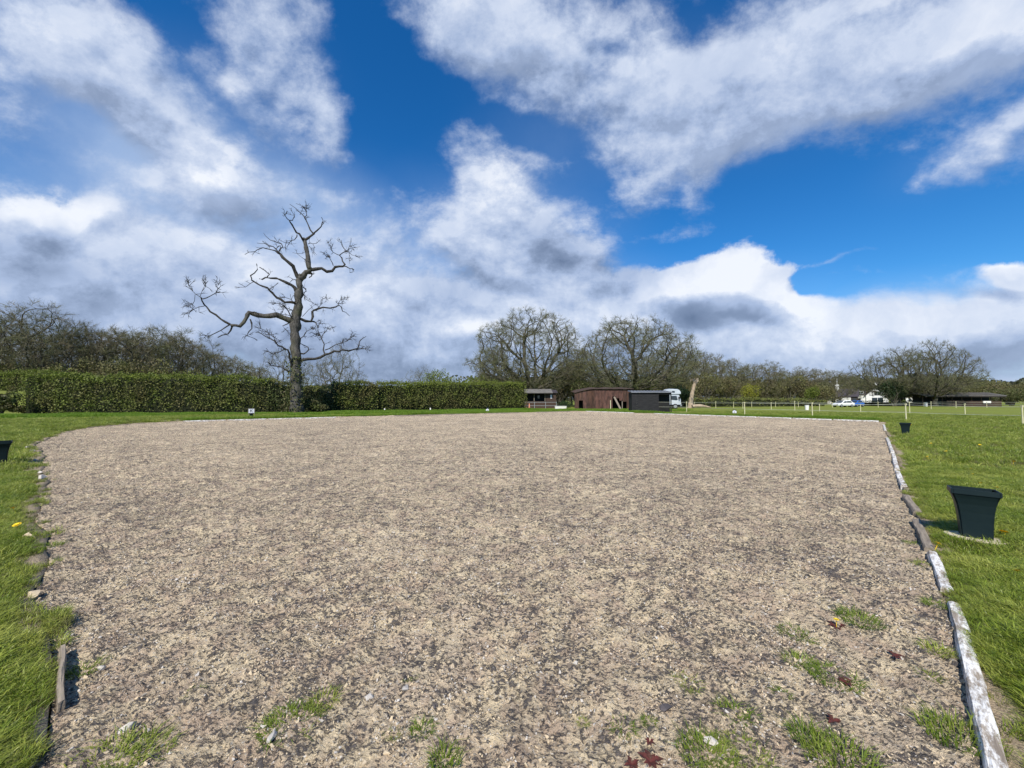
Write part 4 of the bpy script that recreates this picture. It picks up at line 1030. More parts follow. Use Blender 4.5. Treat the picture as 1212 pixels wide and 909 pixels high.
def re(px, py): return G(px, py)
for i, (p, q, m, w, z, tl, lb) in enumerate([
    ((1183, 930), (1129, 720), 'board', .115, .055, .10, 'long flaking white edging timber nearest the camera on the right'),
    ((1122, 703), (1104, 657), 'board', .12, .035, 0, 'short white edging timber between the nearest long one and the weathered one'),
    ((1101, 653), (1085, 617), 'wood', .13, .03, -.1, 'grey weathered edging timber beside the large planter'),
    ((1086, 609), (1072, 589), 'wood', .14, .05, .1, 'tilted brown edging timber just beyond the large planter'),
    ((1070, 577), (1062, 559), 'board', .13, .04, 0, 'white and grey edging timber third beyond the large planter, beside a dark gap'),
    ((1061.5, 556), (1057, 538), 'board', .13, .04, .1, 'pale edging timber about halfway along the right arena edge'),
    ((1056.5, 536), (1050, 519), 'board', .14, .045, 0, 'pale edging timber left of the farther green planter'),
    ((1048, 510), (1046, 503), 'board', .16, .05, 0, 'short white timber end at the right corner of the arena')]):
    timber(re(*p), re(*q), w * .66, .13, z * .4 - .036, lb, M[m], i, tl)
ORD = 'first second third fourth fifth sixth seventh eighth ninth tenth eleventh twelfth thirteenth fourteenth fifteenth sixteenth seventeenth eighteenth nineteenth twentieth twenty-first twenty-second'.split()
def far_edge(a, b, n, skip, seed, side, end):
    for i in range(n):
        if i in skip: continue
        p = a.lerp(b, i / n); q = a.lerp(b, (i + .97) / n)
        timber(p, q, .15, .15, .0, ORD[i] + f' thin pale edging timber from the {end}, {side}', M['wood' if end == 'left' and i > 5 else 'board'], seed + i, 0, 'edging_board', 'edging board', .05, f'pale far edging boards, {side}')
far_edge(A1 + Vector((-.1, .3, 0)), A2 + Vector((.4, -.4, 0)), 11, {7}, 60, 'right of the black shed', 'right')
far_edge(A3 + Vector((1.2, 2.4, 0)), A2 + Vector((-.6, -.1, 0)), 16, {4, 5, 9, 12}, 90, 'in front of the hedge', 'left')
timber(G(70, 842), G(72, 772), .028, .15, -.03, 'thin half buried timber plank on edge at the near left corner', M['wood'], 200, .12, 'buried_plank', 'plank')

# ---- stones, weeds and flowers near the camera
def stone(px, py, s_, label, seed, m='pebble'):
    p = G(px, py); z = float(sand_z(np.array(p.x), np.array(p.y))) if bool(inside_arena(p.x, p.y)) else float(height(p.x, p.y))
    me = chip_mesh('stone', seed, M[m], .5, 14); o = link_mesh('stone', me); o.location = (p.x, p.y, z + s_ * .2); o.scale = (s_, s_ * .8, s_); o.rotation_euler = (0, 0, seed); tag(o, label, 'stone'); return o
stone(119, 786, .042, 'bright white stone on the sand beside the near left grass tuft', 3)
stone(152, 858, .055, 'flat pinkish pale stone near the bottom left corner', 4)
stone(50, 567, .12, 'larger pale stone at the left arena edge with a smaller one behind', 5)
stone(47, 560, .09, 'small rounded stone just behind the larger pale one at the left edge', 6)
stone(43, 546, .10, 'lone whitish stone on the grass at the left arena edge', 7)
stone(33, 531, .13, 'pale stone near the rounded left corner of the arena', 8)
stone(38, 535, .12, 'low pale stone second from the rounded left corner', 14)
stone(436, 822, .045, 'pale grey stone lying left of centre on the near sand', 9)
stone(480, 812, .04, 'whitish flat stone right of the pale grey one on the near sand', 10)
stone(322, 868, .045, 'pale grey stone under the largest left weed tuft', 11)
stone(842, 877, .045, 'whitish pebble between the two bright bottom tufts', 12)
stone(788, 838, .05, 'dark bluish stone low on the sand right of centre', 13, 'chip')
stone(38, 706, .10, 'sand coloured lump on the near left arena edge', 15, 'clod')
stone(36, 640, .10, 'pale sandy lump on the left edge among grass', 16, 'clod')
TV = [blade_mesh('weed_tuft', 150, .085, .03, .085, .0055, 1.3, 610 + k, M['tuft']) for k in range(3)]
TVL = [blade_mesh('weed_tuft_wide', 420, .17, .03, .10, .006, 1.2, 640 + k, M['tuft']) for k in range(3)]
def tuft(px, py, s_, label, k=0, tall=1.0):
    p = G(px, py); z = float(sand_z(np.array(p.x), np.array(p.y)))
    wide = s_ > 1.1
    if wide: s_ = s_ * .55
    o = link_mesh('grass_tuft', (TVL if wide else TV)[k % 3], None, None, (p.x, p.y, z - .008)); o.scale = (s_, s_, s_ * tall); o.rotation_euler = (0, 0, px * .7); tag(o, label, 'grass tuft')
for (px, py, s_, k, t, lb) in [
    (343, 851, 1.45, 0, .9, 'largest yellow green grass tuft at the left of the near sand'), (384, 824, .85, 1, 1, 'small dark tuft touching the largest left one'),
    (500, 858, .65, 2, 1, 'small tuft on bare sand between the left tufts and the centre'), (527, 893, .8, 0, 1.2, 'tuft at the bottom edge just left of centre'), (484, 798, .45, 1, 1, 'tiny tuft up the sand left of centre'),
    (466, 864, .4, 0, 1, 'faint tiny tuft left of the small bare sand tuft'), (738, 852, .7, 2, 1.1, 'small upright tuft right of centre'), (768, 848, .45, 1, 1, 'thin sparse tuft beside the small upright one'), (815, 804, .8, 0, 1, 'sprawling tuft on the sand above the bottom group'),
    (870, 839, .95, 1, .8, 'round bright green tuft of the bottom right group'), (836, 888, 1.35, 2, 1, 'bright tuft at the bottom edge, left of a twin'), (880, 891, 1.3, 0, 1, 'bright tuft at the bottom edge, right of a twin'),
    (943, 746, 1.15, 1, .8, 'upper left tuft of the group on the right sand'), (946, 778, .95, 2, .8, 'tuft just below the upper left one on the right sand'), (988, 799, 1.35, 0, .8, 'wide low tuft in the middle of the right group'), (1018, 734, 1.45, 1, .8, 'widest upper tuft of the group on the right sand'),
    (924, 815, .55, 2, .8, 'small tuft left of the wide low tuft'), (956, 866, .9, 0, 1.2, 'thin pale tuft above the dark bottom one'), (995, 899, 1.5, 1, 1.4, 'dark spiky tuft at the bottom edge on the right'), (1092, 668, 1.2, 0, .7, 'low tuft by the short white edging timber'),
    (1108, 718, .9, 1, .7, 'small low tuft near the start of the long white timber'), (1108, 770, .95, 2, .8, 'green tuft halfway along the long white timber'), (1136, 872, 1.5, 0, 1.6, 'tall grass clump against the nearest white timber'), (1100, 798, .6, 1, 1, 'small tuft on the sand left of the long timber'),
    (1085, 640, 1.2, 2, .7, 'low tuft beside the grey weathered timber'), (100, 788, .9, 1, .9, 'green tuft beside the bright white stone'), (62, 645, 1.05, 2, .6, 'flat green tuft creeping over the left arena edge'), (130, 893, 1.7, 0, 1.0, 'dense green clump at the bottom left of the sand'), (165, 886, 1.3, 1, 1.0, 'dark tuft right of the dense bottom left clump'), (230, 815, .5, 1, .8, 'tiny tuft on the left near sand'), (690, 848, .35, 1, 1, 'tiny faint tuft near the centre bottom')]:
    tuft(px, py, s_, lb, k, t)
def weed(px, py, s_, label, mt, seed, flower=False):
    r = np.random.default_rng(seed); p = G(px, py); z = float(sand_z(np.array(p.x), np.array(p.y)))
    o = empty('leafy_weed', (p.x, p.y, z)); tag(o, label, 'weed')
    for i in range(9):
        a = i * 2.4 + r.normal(0, .2); L = s_ * r.uniform(.6, 1.1); w = L * .22; c, s2 = math.cos(a), math.sin(a)
        V = [(0, 0, .004), (c * L * .5 - s2 * w, s2 * L * .5 + c * w, L * .32), (c * L, s2 * L, L * .22), (c * L * .5 + s2 * w, s2 * L * .5 - c * w, L * .32), (c * L * .5, s2 * L * .5, L * .26)]
        link_mesh('leaf', np_mesh('leaf', V, [(0, 4, 1), (1, 4, 2), (2, 4, 3), (3, 4, 0)]), M[mt], o)
    if flower: link_mesh('flower', FLOWER, None, o, (0, 0, s_ * .7))
def make_flower():
    mb = MB(); n = 14
    for ring_, r_, z in ((0, .018, .006), (1, .012, .010)):
        for i in range(n):
            a = 6.2832 * (i + .5 * ring_) / n; c, s_ = math.cos(a), math.sin(a); w = .0035
            mb.add([(-s_ * w * .3, c * w * .3, z), (s_ * w * .3, -c * w * .3, z), (c * r_ + s_ * w, s_ * r_ - c * w, z + .003), (c * r_ - s_ * w, s_ * r_ + c * w, z + .003)], [(0, 1, 2, 3)])
    mb.tube((0, 0, -.05), (0, 0, z), .0018, n=5); me = mb.mesh('flower'); me.materials.append(M['petal']); return me
FLOWER = make_flower()
weed(770, 893, .060, 'dark red leafy weed at the bottom right of centre', 'redleaf', 1); weed(748, 897, .045, 'small dark red weed left of the larger red one', 'redleaf', 2); weed(769, 872, .03, 'tiny red weed above the larger red one', 'redleaf', 3)
weed(990, 739, .07, 'reddish weed with a yellow flower on the right sand', 'redleaf', 4, True); weed(988, 850, .045, 'small reddish weed near the wide low tuft', 'redleaf', 5); weed(1060, 775, .05, 'dark weed near the long white timber', 'redleaf', 6); weed(1000, 806, .05, 'dark weed right behind the wide low tuft', 'redleaf', 7)
fl = [(20, 632, 1.3), (1110, 653, 1.1), (1174, 600, 1), (1161, 579, 1), (1152, 567, 1), (1102, 529, 1.3), (1087, 526, 1.2), (1180, 585, 1), (1190, 642, 1.2), (1186, 640, 1), (1140, 545, 1.3), (1060 + 60, 538, 1.3), (1160, 530, 1.4), (1078, 505, 2), (1200, 552, 1.2), (1205, 690, 1), (1150, 560, 1), (1098, 545, 1.2), (16, 610, 1.2)]
for i, (px, py, s_) in enumerate(fl):
    p = G(px, py); o = link_mesh('dandelion', FLOWER, None, None, (p.x, p.y, float(height(p.x, p.y)) + .08)); o.scale = (s_ * 1.6,) * 3
    o.rotation_euler = (R(20), R(8 * math.sin(i)), i)
    if px < 100: tag(o, 'yellow dandelion in the long grass at the left edge', 'flower', 'dandelions in the left grass')
    else: tag(o, ('yellow dandelion close to the large dark planter' if abs(px - 1155) < 40 and 560 < py < 660 else 'yellow dandelion in the grass near the farther green planter' if px < 1105 and py < 550 else 'yellow dandelion in the open right grass between the two planters' if py < 660 else 'yellow dandelion in the longest near grass at the right edge'), 'flower', 'dandelions in the right grass')
grass(); chips()

# ---- electric fences
def fence(posts, label, tapes, sag=.02, w=.042):
    "posts: (px, Y, height)"
    pts = [(gp(px, Y), h) for px, Y, h in posts]; o0 = pts[0][0]; root = empty('tape_fence', on(o0)); tag(root, label, 'fence')
    for p, h in pts:
        mb = MB(); mb.tube((0, 0, -.1), (random.uniform(-.02, .02), random.uniform(-.02, .02), h), w * 1.05, w * .9, 7); mb.box(-w * 1.25, w * 1.25, -w * 1.2, w * 1.2, h - .10, h + .03)
        mb.build('post', M['post'], root, loc=(p.x - o0.x, p.y - o0.y, 0))
    for f in tapes:
        mb = MB(); V = []; F = []
        for i in range(len(pts) - 1):
            (a, ha), (b, hb) = pts[i], pts[i + 1]
            for k in range(5):
                if k == 4 and i < len(pts) - 2: continue
                t = k / 4; p = a.lerp(b, t) - o0; z = (ha * (1 - t) + hb * t) * f - sag * 4 * t * (1 - t) * (1 + math.sin(i * 2.1))
                for q in (-.013, .013): V.append((p.x, p.y - w - .002, z + q))
        for i in range(len(V) // 2 - 1): F.append((2 * i, 2 * i + 1, 2 * i + 3, 2 * i + 2))
        o = link_mesh('tape', np_mesh('tape', V, F), M['tape'], root); md = o.modifiers.new('thick', 'SOLIDIFY'); md.thickness = .004
fence([(753.6, 55, 1.45), (812.4, 50.5, 1.35), (881, 40, 1.35), (961, 35.5, 1.33), (1071.5, 30.4, 1.28), (1209, 24.8, 1.22), (1330, 21, 1.2)], 'pale post and tape fence nearest, right behind the far edging of the arena', (.95, .5))
fence([(879, 70, 1.2), (912.5, 64, 1.15), (940.3, 60, 1.4), (969.4, 56, 1.0), (1018, 52, 1.0), (1076, 48, 1.3), (1141.5, 44, 1.15), (1230, 38, 1.2)], 'pale tape fence across the middle of the right paddock', (.93,))
fence([(800, 84, 1.2), (822, 80, 1.2), (847, 76, 1.3), (868, 80, 1.2), (889.5, 86, 1.2), (917.7, 88, 1.2), (944.6, 84, 1.2), (985, 82, 1.1), (1039, 84, 1.2), (1101.5, 70, 1.3), (1131, 78, 1.3), (1167.5, 80, 1.2), (1215, 78, 1.2)], 'farthest pale tape fence along the back of the paddock', (.95,), w=.042)

# ---- buildings
def facing(px, Y, extra=0.0):
    p = gp(px, Y); return on(p), -math.atan2(p.x, p.y) + extra
def boards_wall(mb, x0, x1, y, z0, z1, th=.03, bh=.16, r=random):
    z = z0
    while z < z1 - .02:
        h = min(bh, z1 - z); j = r.uniform(-.008, .008); mb.box(x0, x1, y - th + j, y + th + j, z + .006, z + h - .006); z += bh
def black_shed():
    loc, rz = facing(748, 53); x0 = 0; W = 39 / FPX * 53 * 1.14; H = 2.95; W1 = W * .665; 
    o = empty('field_shelter', loc, rz * .5); tag(o, 'small black boarded field shelter with a dark open side at the far arena corner', 'shed')
    mb = MB(); boards_wall(mb, 0, W1, 0, 0, H - .35, bh=.30); mb.build('front_boards', M['black'], o)
    mb = MB(); mb.box(-.02, .08, -.05, 3.0, 0, H - .3).box(W1 - .06, W1 + .06, -.06, .06, 0, H - .35).box(W - .12, W, -.05, .08, 0, H - .35).box(0, W, 2.95, 3.05, 0, H - .4).box(W1, W - .12, -.04, .06, H - .6, H - .36); mb.build('frame_walls', M['black'], o)
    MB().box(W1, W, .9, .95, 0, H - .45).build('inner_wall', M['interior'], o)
    mb = MB(); mb.prism([(-.25, H - .36), (3.2, H - .1), (3.2, H - .02), (-.25, H - .28)], 0, -.12, W + .12); mb.build('roof', M['greyroof'], o)
    for i in range(12): 
        x = -.08 + i * (W + .1) / 12; MB().prism([(-.26, H - .275), (3.2, H - .015), (3.2, H + .03), (-.26, H - .225)], 0, x, x + .12).build('roof_rib', M['greyroof'], o)
black_shed()
def red_shed():
    Y = 64; loc, _ = facing(683, Y); W = 67 / FPX * Y; H = 3.35
    o = empty('rusty_shed', loc, 0); tag(o, 'long low rusty red corrugated shed with a curved left end and a dark gap', 'shed')
    # corrugated sheets, each a part; the left end curves back
    n = 16; xs = [W * i / n for i in range(n + 1)]
    def back(x): return 2.6 * max(0, 1 - x / (W * .34)) ** 2
    def top(x): return H - .62 * max(0, 1 - x / (W * .30)) ** 1.6
    for i in range(n):
        x0, x1 = xs[i], xs[i + 1]; gap0 = .0
        if 1 <= i <= 1: z0 = 1.5
        elif 10 <= i <= 12: z0 = 2.2 - .35 * (i - 10)
        elif i == 13: z0 = 1.3
        else: z0 = 0.0
        V = []; F = []; k = 12
        for j in range(k + 1):
            x = x0 + (x1 - x0) * j / k; y = back(x) + .035 * math.cos(j * math.pi) + .02 * random.uniform(-1, 1)
            V += [(x, y, z0 + .02 * math.sin(i * 3)), (x, y, top(x) + .04 * math.sin(i * 2.3))]
        for j in range(k): F.append((2 * j, 2 * j + 2, 2 * j + 3, 2 * j + 1))
        s_ = link_mesh('tin_sheet', np_mesh('tin_sheet', V, F), M['redd' if i in (0, 1, 3, 4, 13, 14) else 'red'], o); md = s_.modifiers.new('thick', 'SOLIDIFY'); md.thickness = .012
    V = []; F = []
    for i in range(25):
        x = W * i / 24; V += [(x, back(x) - .25, top(x) + .02), (x, back(x) + 4, top(x) + .35 + .05 * math.sin(i)), (x, back(x) - .25, top(x) + .07), (x, back(x) + 4, top(x) + .40 + .05 * math.sin(i))]
    for i in range(24): 
        a = 4 * i; b = a + 4; F += [(a, b, b + 1, a + 1), (a + 2, a + 3, b + 3, b + 2), (a, a + 2, b + 2, b)]
    link_mesh('roof', np_mesh('roof', V, F), M['brown'], o)
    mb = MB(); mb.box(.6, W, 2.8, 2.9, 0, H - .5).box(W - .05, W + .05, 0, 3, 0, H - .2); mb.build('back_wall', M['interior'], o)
    mb = MB()
    for x in (.5, W * .22, W * .60, W * .8): mb.box(x - .06, x + .06, back(x) + .1, back(x) + .22, 0, top(x) - .1)
    mb.build('posts', M['wood'], o)
    return o
red_shed()
pb = P(735, 483.5, 62.5); pt = P(727.5, 468, 63.6)
d_ = MB().prism([(-.14, 0), (.14, 0), (.14, 2.35), (-.14, 2.35)], 1, -.03, .03).build('leaning_plank', M['wood'], None, loc=(pb.x, pb.y, .02)); d_.rotation_euler = (R(-12), R(-24), 0); tag(d_, 'pale plank leaning in the gap of the rusty red shed', 'plank')
p_ = MB().box(-.05, .05, -.05, .05, 0, 1.55).build('shed_post', M['post'], None, loc=tuple(on(gp(722.5, 62.5)))); tag(p_, 'short pale post standing before the rusty red shed', 'post')
def stable():
    Y = 76; loc, rz = facing(619, Y); W = 39 / FPX * Y; H = 3.9
    o = empty('stable_block', loc, 0); tag(o, 'dark stable with a pale sloping roof half behind the right end of the hedge', 'stable')
    mb = MB(); boards_wall(mb, 0, W, 0, 0, 1.35, bh=.22); mb.build('lower_boards', M['brown'], o)
    mb = MB(); boards_wall(mb, W * .70, W, -.01, 1.36, H - .95, bh=.22); mb.build('end_boards', M['brown'], o)
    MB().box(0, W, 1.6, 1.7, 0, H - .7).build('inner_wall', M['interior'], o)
    mb = MB()
    for x in (.1, W * .33, W * .66): mb.box(x, x + .1, -.06, .06, 1.36, H - .9)
    mb.build('posts', M['wood'], o)
    mb = MB(); mb.prism([(-.9, H - 1.0), (2.0, H - .2), (2.0, H - .12), (-.9, H - .90)], 0, -1.2, W - .7); mb.build('roof', M['roof'], o)
    mb = MB(); mb.prism([(-.4, H - .95), (2.4, H - .35), (2.4, H - .27), (-.4, H - .86)], 0, W - .68, W + .3); mb.build('end_roof', M['darkroof'], o)
    MB().box(W * .83, W * .88, -.08, -.05, 1.9, 2.6).build('window', M['label'], o); MB().box(W * .46, W * .52, 1.55, 1.59, 1.9, 2.5).build('window', M['glass'], o)
    mb = MB()
    for x in (.2, W * .33, W * .66, W * .98): mb.box(x, x + .07, -1.5, -1.43, 0, 1.25)
    for z in (.5, 1.15): mb.box(.2, W, -1.49, -1.45, z, z + .06)
    mb.build('rail_fence', M['metal'], o)
stable()
# orange marker, trough, tub
mb = MB(); mb.tube((0, 0, .02), (0, 0, .85), .16, .06, 14); mb.box(-.22, .22, -.22, .22, 0, .04); c_ = mb.build('traffic_cone', M['orange'], None, loc=tuple(on(gp(626.5, 71)))); c_.scale = (1, 1, 1.15); tag(c_, 'faded orange cone on the grass in front of the dark stable', 'cone')
def trough():
    p = on(gp(663.5, 70)); o = empty('white_trough', p); tag(o, 'long white trough on the grass between stable and rusty shed', 'trough')
    w = 1.0
    mb = MB(); mb.prism([(-.25, 0), (.25, 0), (.34, .5), (-.34, .5)], 0, -w, w); mb.build('tub', M['white'], o, bevel=.02)
    mb = MB(); mb.box(-w * 1.03, w * 1.03, -.37, -.33, .46, .53).box(-w * 1.03, w * 1.03, .33, .37, .46, .53); mb.build('rim', M['white'], o)
    MB().box(-w * .96, w * .96, -.3, .3, .40, .503).build('water', M['glass'], o)
trough()
bp = on(gp(669, 73)); pile = link_mesh('straw_heap', flecks_mesh('straw_heap', np.random.default_rng(3).normal(size=(900, 3)) * [.55, .4, .35] + [0, 0, .75], .10, np.random.default_rng(4)), M['evergreen'], None, tuple(bp)); pile.name = 'dark_shrub'; tag(pile, 'small dark shrub right behind the white trough', 'shrub')
def tub():
    p = on(gp(954.6, 63)); o = empty('water_butt', p); tag(o, 'small white water butt in the middle of the paddock', 'water butt')
    MB().tube((0, 0, 0), (0, 0, .72), .25, .29, 16).build('barrel', M['white'], o); MB().tube((0, 0, .72), (0, 0, .78), .31, .31, 16).build('lid', M['label'], o)
tub()
def wheel(mb_parent, x, y, r, w=.2):
    t = MB().tube((x, y - w, r), (x, y + w * .0, r), r, r, 18).build('wheel', M['rubber'], mb_parent)
    MB().tube((x, y - w - .012, r), (x, y - w * .5, r), r * .58, r * .58, 14).build('rim', M['metal'], t)
def lorry():
    Y = 71; loc, _ = facing(752, Y); k = Y / FPX; L = 55 * k
    o = empty('horse_lorry', loc, -.10); o.scale = (1, 1, .93); tag(o, 'silver white horse lorry with a high cab parked behind the black shelter', 'lorry')
    b0, b1 = 0, 37 * k
    MB().box(b0, b1, 0, 2.4, .85, 3.45).build('box_body', M['lorrysilver'], o, bevel=.10)
    mb = MB(); 
    for i in range(9): mb.box(b0 + .2 + i * .6, b0 + .55 + i * .6, -.015, .0, 1.0, 3.2)
    mb.build('side_panels', M['metal'], o)
    mb = MB(); mb.prism([(b1 - .4, 3.42), (b1 + .15, 3.86), (b1 + 1.9, 3.78), (b1 + 2.35, 3.30), (b1 + 2.30, 2.75), (b1 + .02, 2.70)], 1, .05, 2.35); mb.build('overcab', M['lorrysilver'], o, bevel=.12)
    mb = MB(); mb.prism([(b1 + .03, .75), (b1 + 2.25, .75), (b1 + 2.32, 1.55), (b1 + 2.0, 2.68), (b1 + .03, 2.68)], 1, .08, 2.32); mb.build('cab', M['lorrysilver'], o, bevel=.07)
    mb = MB(); mb.prism([(b1 + .55, 1.75), (b1 + 1.55, 1.62), (b1 + 1.75, 1.75), (b1 + 1.55, 2.5), (b1 + .6, 2.5)], 1, .06, .079); mb.build('side_window', M['glass'], o)
    mb = MB(); mb.add([(b1 + 2.35, .2, 1.62), (b1 + 2.35, 2.2, 1.62), (b1 + 2.04, 2.15, 2.62), (b1 + 2.04, .25, 2.62)], [(0, 1, 2, 3)]); s_ = mb.build('windscreen', M['cabglass'], o); md = s_.modifiers.new('t', 'SOLIDIFY'); md.thickness = .03
    MB().box(b1 + .75, b1 + 1.25, .02, .055, 3.1, 3.45).build('overcab_window', M['glass'], o)
    MB().box(b1 + 1.85, b1 + 2.05, -.22, .05, 1.8, 2.3).build('mirror', M['rubber'], o)
    MB().box(b1 + 2.2, b1 + 2.45, .1, 2.3, .5, .85).build('bumper', M['metal'], o, bevel=.03)
    MB().box(b1 + 2.28, b1 + 2.36, .2, .55, .95, 1.15).build('headlight', M['label'], o)
    MB().box(b0 + .1, b1 + 2.1, .3, 2.1, .55, .84).build('chassis', M['rubber'], o)
    for x in (b0 + 1.6, b1 + 1.3): wheel(o, x, .30, .48, .28); wheel(o, x, 2.35, .48, .28)
lorry()
def car(px, Y, rz, label, paint, L=4.1, est=False):
    o = empty('parked_car', on(gp(px, Y)), rz); tag(o, label, 'car')
    low = [(-L / 2, .35), (L / 2, .35), (L / 2 + .02, .62), (L / 2 - .15, .80), (L * .25, .93), (-L / 2 + .08, .98), (-L / 2, .75)]
    MB().prism(low, 1, -.85, .85).build('body', M[paint], o, bevel=.06)
    r1 = [(L * .27, .90), (L * .10, 1.40), (-L * .30, 1.47), (-L / 2 + .12, .95)]
    MB().prism(r1, 1, -.72, .72).build('cabin', M[paint], o, bevel=.07)
    for s_ in (-1, 1):
        y0, y1 = (-.735, -.715) if s_ < 0 else (.715, .735)
        MB().prism([(L * .20, .97), (L * .08, 1.33), (-L * .03, 1.36), (-L * .03, .97)], 1, y0, y1).build('window', M['glass'], o)
        MB().prism([(-L * .05, .97), (-L * .05, 1.36), (-L * .28, 1.38), (-L * .38, 1.0)], 1, y0, y1).build('window', M['glass'], o)
        for x in (-L * .31, L * .31): 
            t = MB().tube((x, s_ * .62, .32), (x, s_ * .87, .32), .32, .32, 16).build('wheel', M['rubber'], o); MB().tube((x, s_ * .86, .32), (x, s_ * .885, .32), .19, .19, 12).build('rim', M['metal'], t)
        MB().box(L / 2 - .12, L / 2 + .02, s_ * .62 - .15, s_ * .62 + .15, .62, .74).build('headlight', M['label'], o)
        MB().box(-L / 2 - .01, -L / 2 + .06, s_ * .68 - .1, s_ * .68 + .1, .72, .92).build('tail_light', M['red'], o)
    s_ = MB().add([(L * .275, -.62, .93), (L * .275, .62, .93), (L * .115, .58, 1.38), (L * .115, -.58, 1.38)], [(0, 1, 2, 3)]).build('windscreen', M['glass'], o); md = s_.modifiers.new('t', 'SOLIDIFY'); md.thickness = .03
car(997.5, 88, R(-172), 'white car parked at the back of the field beside a blue one', 'carwhite', 4.2)
car(1012.5, 92, R(-158), 'bright blue car parked just right of the white car', 'carblue', 3.6)
def gable_house():
    Y = 168; k = Y / FPX; loc, rz = facing(1038, Y); o = empty('white_cottage', loc, rz); tag(o, 'white half timbered cottage with a pointed gable and chimney left of the right oak', 'house')
    w = 10.2 * k; H = 5.2
    MB().prism([(-w * .95, 0), (w * .95, 0), (w * .95, 3.6), (0, 7.2), (-w * .95, 3.6)], 1, 0, 7).build('wall', M['white'], o)
    mb = MB(); mb.prism([(-w * 1.12, 3.2), (0, 7.25), (w * 1.12, 3.2), (w * 1.12, 3.5), (0, 7.65), (-w * 1.12, 3.5)], 1, -.35, 7.3); mb.build('roof', M['darkroof'], o)
    mb = MB()
    for x in (-1.4, 1.1): mb.box(x, x + .22, -.06, -.005, 3.2, 5.6)
    mb.box(-2.4, 2.4, -.05, -.006, 3.6, 3.85); mb.prism([(-.2, 5.2), (.2, 5.2), (.9, 4.1), (.6, 4.1)], 1, -.05, -.006); mb.build('dark_timbers', M['darkwood'], o)
    for (x0, x1, z0, z1) in ((-.8, 1.0, 3.95, 5.0), (-1.6, 1.9, .6, 2.6)):
        f = MB().box(x0, x1, -.09, -.062, z0, z1).build('window', M['glass'], o); MB().box((x0 + x1) / 2 - .06, (x0 + x1) / 2 + .06, -.12, -.092, z0, z1).build('glazing_bar', M['white'], f)
    f = MB().box(-.55, .55, 2.4, 3.4, 5.6, 9.1).build('chimney', M['white'], o); MB().box(-.65, .65, 2.3, 3.5, 9.1, 9.3).build('chimney_pot', M['roof'], f)
    # lean-to wing with dormer; near-black panel stands for the shaded garage opening
    x0 = -27 * k; x1 = -w * .96
    MB().box(x0, x1, .5, 6, 0, 3.9).build('wing', M['white'], o)
    MB().box(x0 + 1.7, x1 - 1.7, .42, .49, .3, 2.4).build('garage_shade_panel', M['interior'], o)
    MB().prism([(.2, 3.9), (3.2, 5.6), (6.2, 3.9)], 0, x0 - .2, x1).build('wing_roof', M['darkroof'], o)
    d = MB().box(x0 + 2.6, x0 + 5.6, .9, 2.5, 3.95, 5.6).build('dormer', M['white'], o)
    for i in range(3): MB().box(x0 + 2.85 + i * .95, x0 + 3.5 + i * .95, .85, .89, 4.5, 5.3).build('pane', M['glass'], d)
gable_house()
def dark_house():
    Y = 160; k = Y / FPX; loc, rz = facing(1003, Y); o = empty('dark_roofed_house', loc, rz); tag(o, 'long low house with a dark roof and white wall behind the parked cars', 'house')
    x0, x1 = -10 * k, 9.5 * k
    MB().box(x0, x1, 0, 7, 0, 2.9).build('wall', M['darkwood'], o); MB().box(-5.4 * k, 3 * k, -.08, -.01, .3, 2.6).build('white_wall', M['white'], o)
    MB().prism([(-.4, 2.9), (3.5, 6.3), (7.4, 2.9)], 0, x0 - .3, x1 + .3).build('roof', M['darkroof'], o)
    for x in (-7.5 * k, 6.3 * k): MB().box(x - .5, x + .5, -.09, -.01, .8, 2.2).build('window', M['glass'], o)
    d = MB().box(2 * k, 5 * k, .8, 2.6, 3.4, 4.9).build('dormer', M['darkwood'], o); MB().prism([(2 * k - .3, 4.9), (3.5 * k, 5.9), (5 * k + .3, 4.9)], 1, .6, 3.2).build('dormer_roof', M['darkroof'], d)
    c = MB().box(-9.2 * k - .6, -9.2 * k + .6, 2.8, 4.0, 4, 8.0).build('chimney', M['white'], o); MB().box(-9.2 * k - .08, -9.2 * k + .08, 3.3, 3.5, 8.0, 10.5).build('chimney_pipe', M['white'], c)
dark_house()
def thatched():
    Y = 150; k = Y / FPX; loc, rz = facing(979, Y); o = empty('round_barn', loc, rz); tag(o, 'small outbuilding with a pointed thatch coloured roof left of the dark roofed house', 'barn')
    mb = MB(); n = 16; vs = [(math.cos(6.2832 * i / n) * 8.2 * k, 3.5 + math.sin(6.2832 * i / n) * 3.8, 2.3) for i in range(n)] + [(0, 3.5, 4.9)]
    mb.add(vs, [(i, (i + 1) % n, n) for i in range(n)] + [tuple(range(n))[::-1]]); mb.build('roof', M['thatch'], o)
    mb = MB(); vs = [(math.cos(6.2832 * i / n) * 6.3 * k, 3.5 + math.sin(6.2832 * i / n) * 3.0, z) for z in (0, 2.32) for i in range(n)]; mb.add(vs, [(i, (i + 1) % n, n + (i + 1) % n, n + i) for i in range(n)]); mb.build('wall', M['white'], o)
    MB().box(7.5 * k, 11 * k, 1, 3, 0, 1.9).build('side_wall', M['white'], o)
    MB().box(-2.4 * k, .2 * k, .45, .52, .1, 1.9).build('door', M['darkwood'], o)
thatched()
